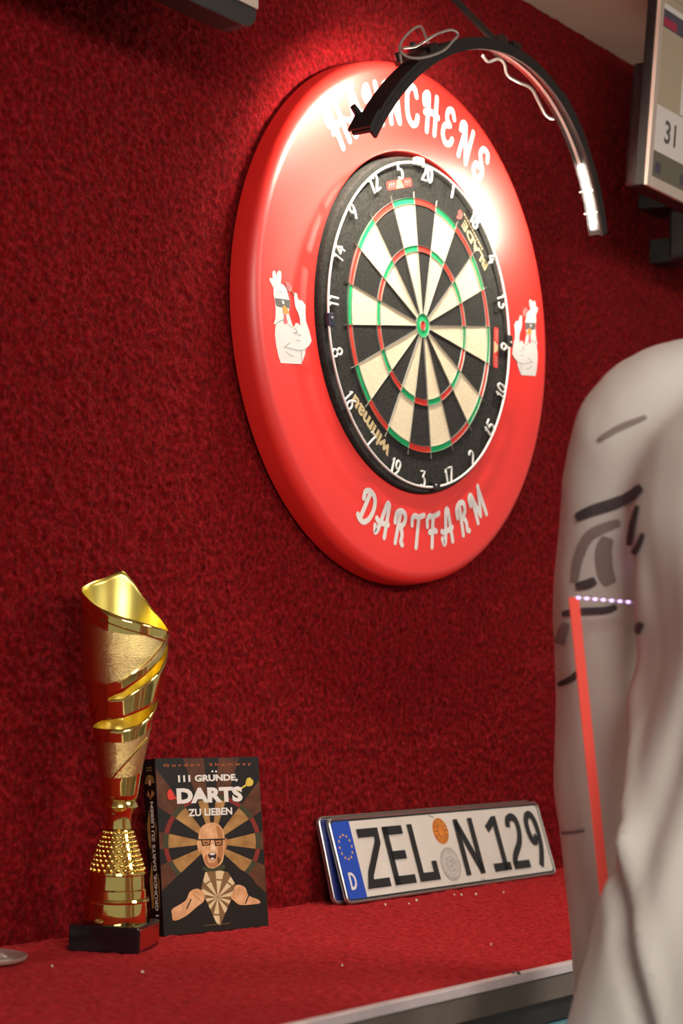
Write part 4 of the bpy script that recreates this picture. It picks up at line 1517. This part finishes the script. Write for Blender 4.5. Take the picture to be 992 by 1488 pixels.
def cloth_stroke(pts, wd, m, name):
    P = crom([Vector((a, b, 0)) for a, b in pts], 8)
    vs = []
    n = 5
    rows = 0
    for i, p in enumerate(P):
        t = (P[min(i + 1, len(P) - 1)] - P[max(i - 1, 0)]).normalized()
        nn = Vector((-t.y, t.x, 0))
        f = i / (len(P) - 1)
        ww = wd * (0.55 + 0.45 * math.sin(math.pi * min(1, max(0, f * 1.0))) ** .5)
        row = []
        for k in range(n):
            q = p + nn * ww * (k / (n - 1) - .5)
            h, no = on_cloth(q.x, q.y)
            if h is None:
                row = None
                break
            row.append(mw.inverted() @ (h + no * 0.0015))
        if row:
            if rows and (row[2] - vs[-3]).length > 0.03:
                break
            vs += row
            rows += 1
    if rows < 2:
        return
    mb = MB()
    mb.add(vs, [(i * n + k, i * n + k + 1, (i + 1) * n + k + 1, (i + 1) * n + k) for i in range(rows - 1) for k in range(n - 1)])
    mb.obj(name, m, shirt, True)


for pts, wd, m in (
    ([(838, 752), (862, 741), (890, 732), (915, 722), (934, 708)], 17, M_dprint),
    ([(928, 735), (920, 765), (915, 792)], 9, M_dprint),
    ([(936, 775), (928, 795), (916, 812)], 9, M_dprint),
    ([(902, 758), (878, 766), (856, 780), (842, 810), (836, 845)], 15, M_gprint),
    ([(838, 852), (855, 848), (866, 842)], 14, M_dprint),
    ([(884, 780), (878, 800), (880, 830), (888, 848)], 24, M_gprint),
    ([(818, 892), (845, 888), (880, 886), (896, 880)], 11, M_dprint),
    ([(934, 905), (918, 930), (904, 965), (902, 1000)], 15, M_dprint),
    ([(812, 995), (832, 985), (850, 968)], 9, M_dprint),
    ([(824, 905), (812, 940), (806, 975)], 16, M_gprint),
    ([(800, 1205), (820, 1210), (850, 1206)], 5, M_gprint),
    ([(870, 640), (900, 622), (940, 606)], 9, M_gprint)):
    cloth_stroke(pts, wd, m, 'dark_print')

# ------------------------------------------------------------------ red strip with violet lights beside the person
st = thing('light_strip_post', (-0.62, -0.80, 0), 'narrow upright red strip topped by a row of violet lights beside the person', 'light strip')


def ray_at(u, v, t):
    return CAM + t * ((u - 496) / F_PX * r2 - (v - 744) / F_PX * u2 + fw)


TS = 1.572
p_top, p_low = ray_at(833.5, 868, TS), ray_at(866, 1180, TS + 0.035)
dd = (p_low - p_top).normalized()
p_end = p_top + dd * ((p_top.z - 0.002) / -dd.z)
p_led = ray_at(945, 877.5, TS - 0.0)
o0 = Vector(st.location)
hw = (r2 * 0.0042)
mb = MB()
q = [p_top - hw, p_top + hw, p_end + hw, p_end - hw]
dp = fw * 0.004
mb.add([a - o0 for a in q] + [a + dp - o0 for a in q], [(0, 1, 2, 3), (7, 6, 5, 4), (0, 4, 5, 1), (1, 5, 6, 2), (2, 6, 7, 3), (3, 7, 4, 0)])
mb.obj('red_strip', M_acr, st)
mb = MB(); mb.tube([p_top + fw * .002 - o0, p_led + fw * .002 - o0], 0.0009, 8); mb.obj('light_rail', M_bezel, st)
for k in range(9):
    c = p_top.lerp(p_led, 0.06 + k * 0.108) - o0
    mb = MB(); mb.tube([c - r2 * .0016, c, c + r2 * .0016], [.0006, .0012, .0006], 6); mb.obj('violet_light', M_purple, st)
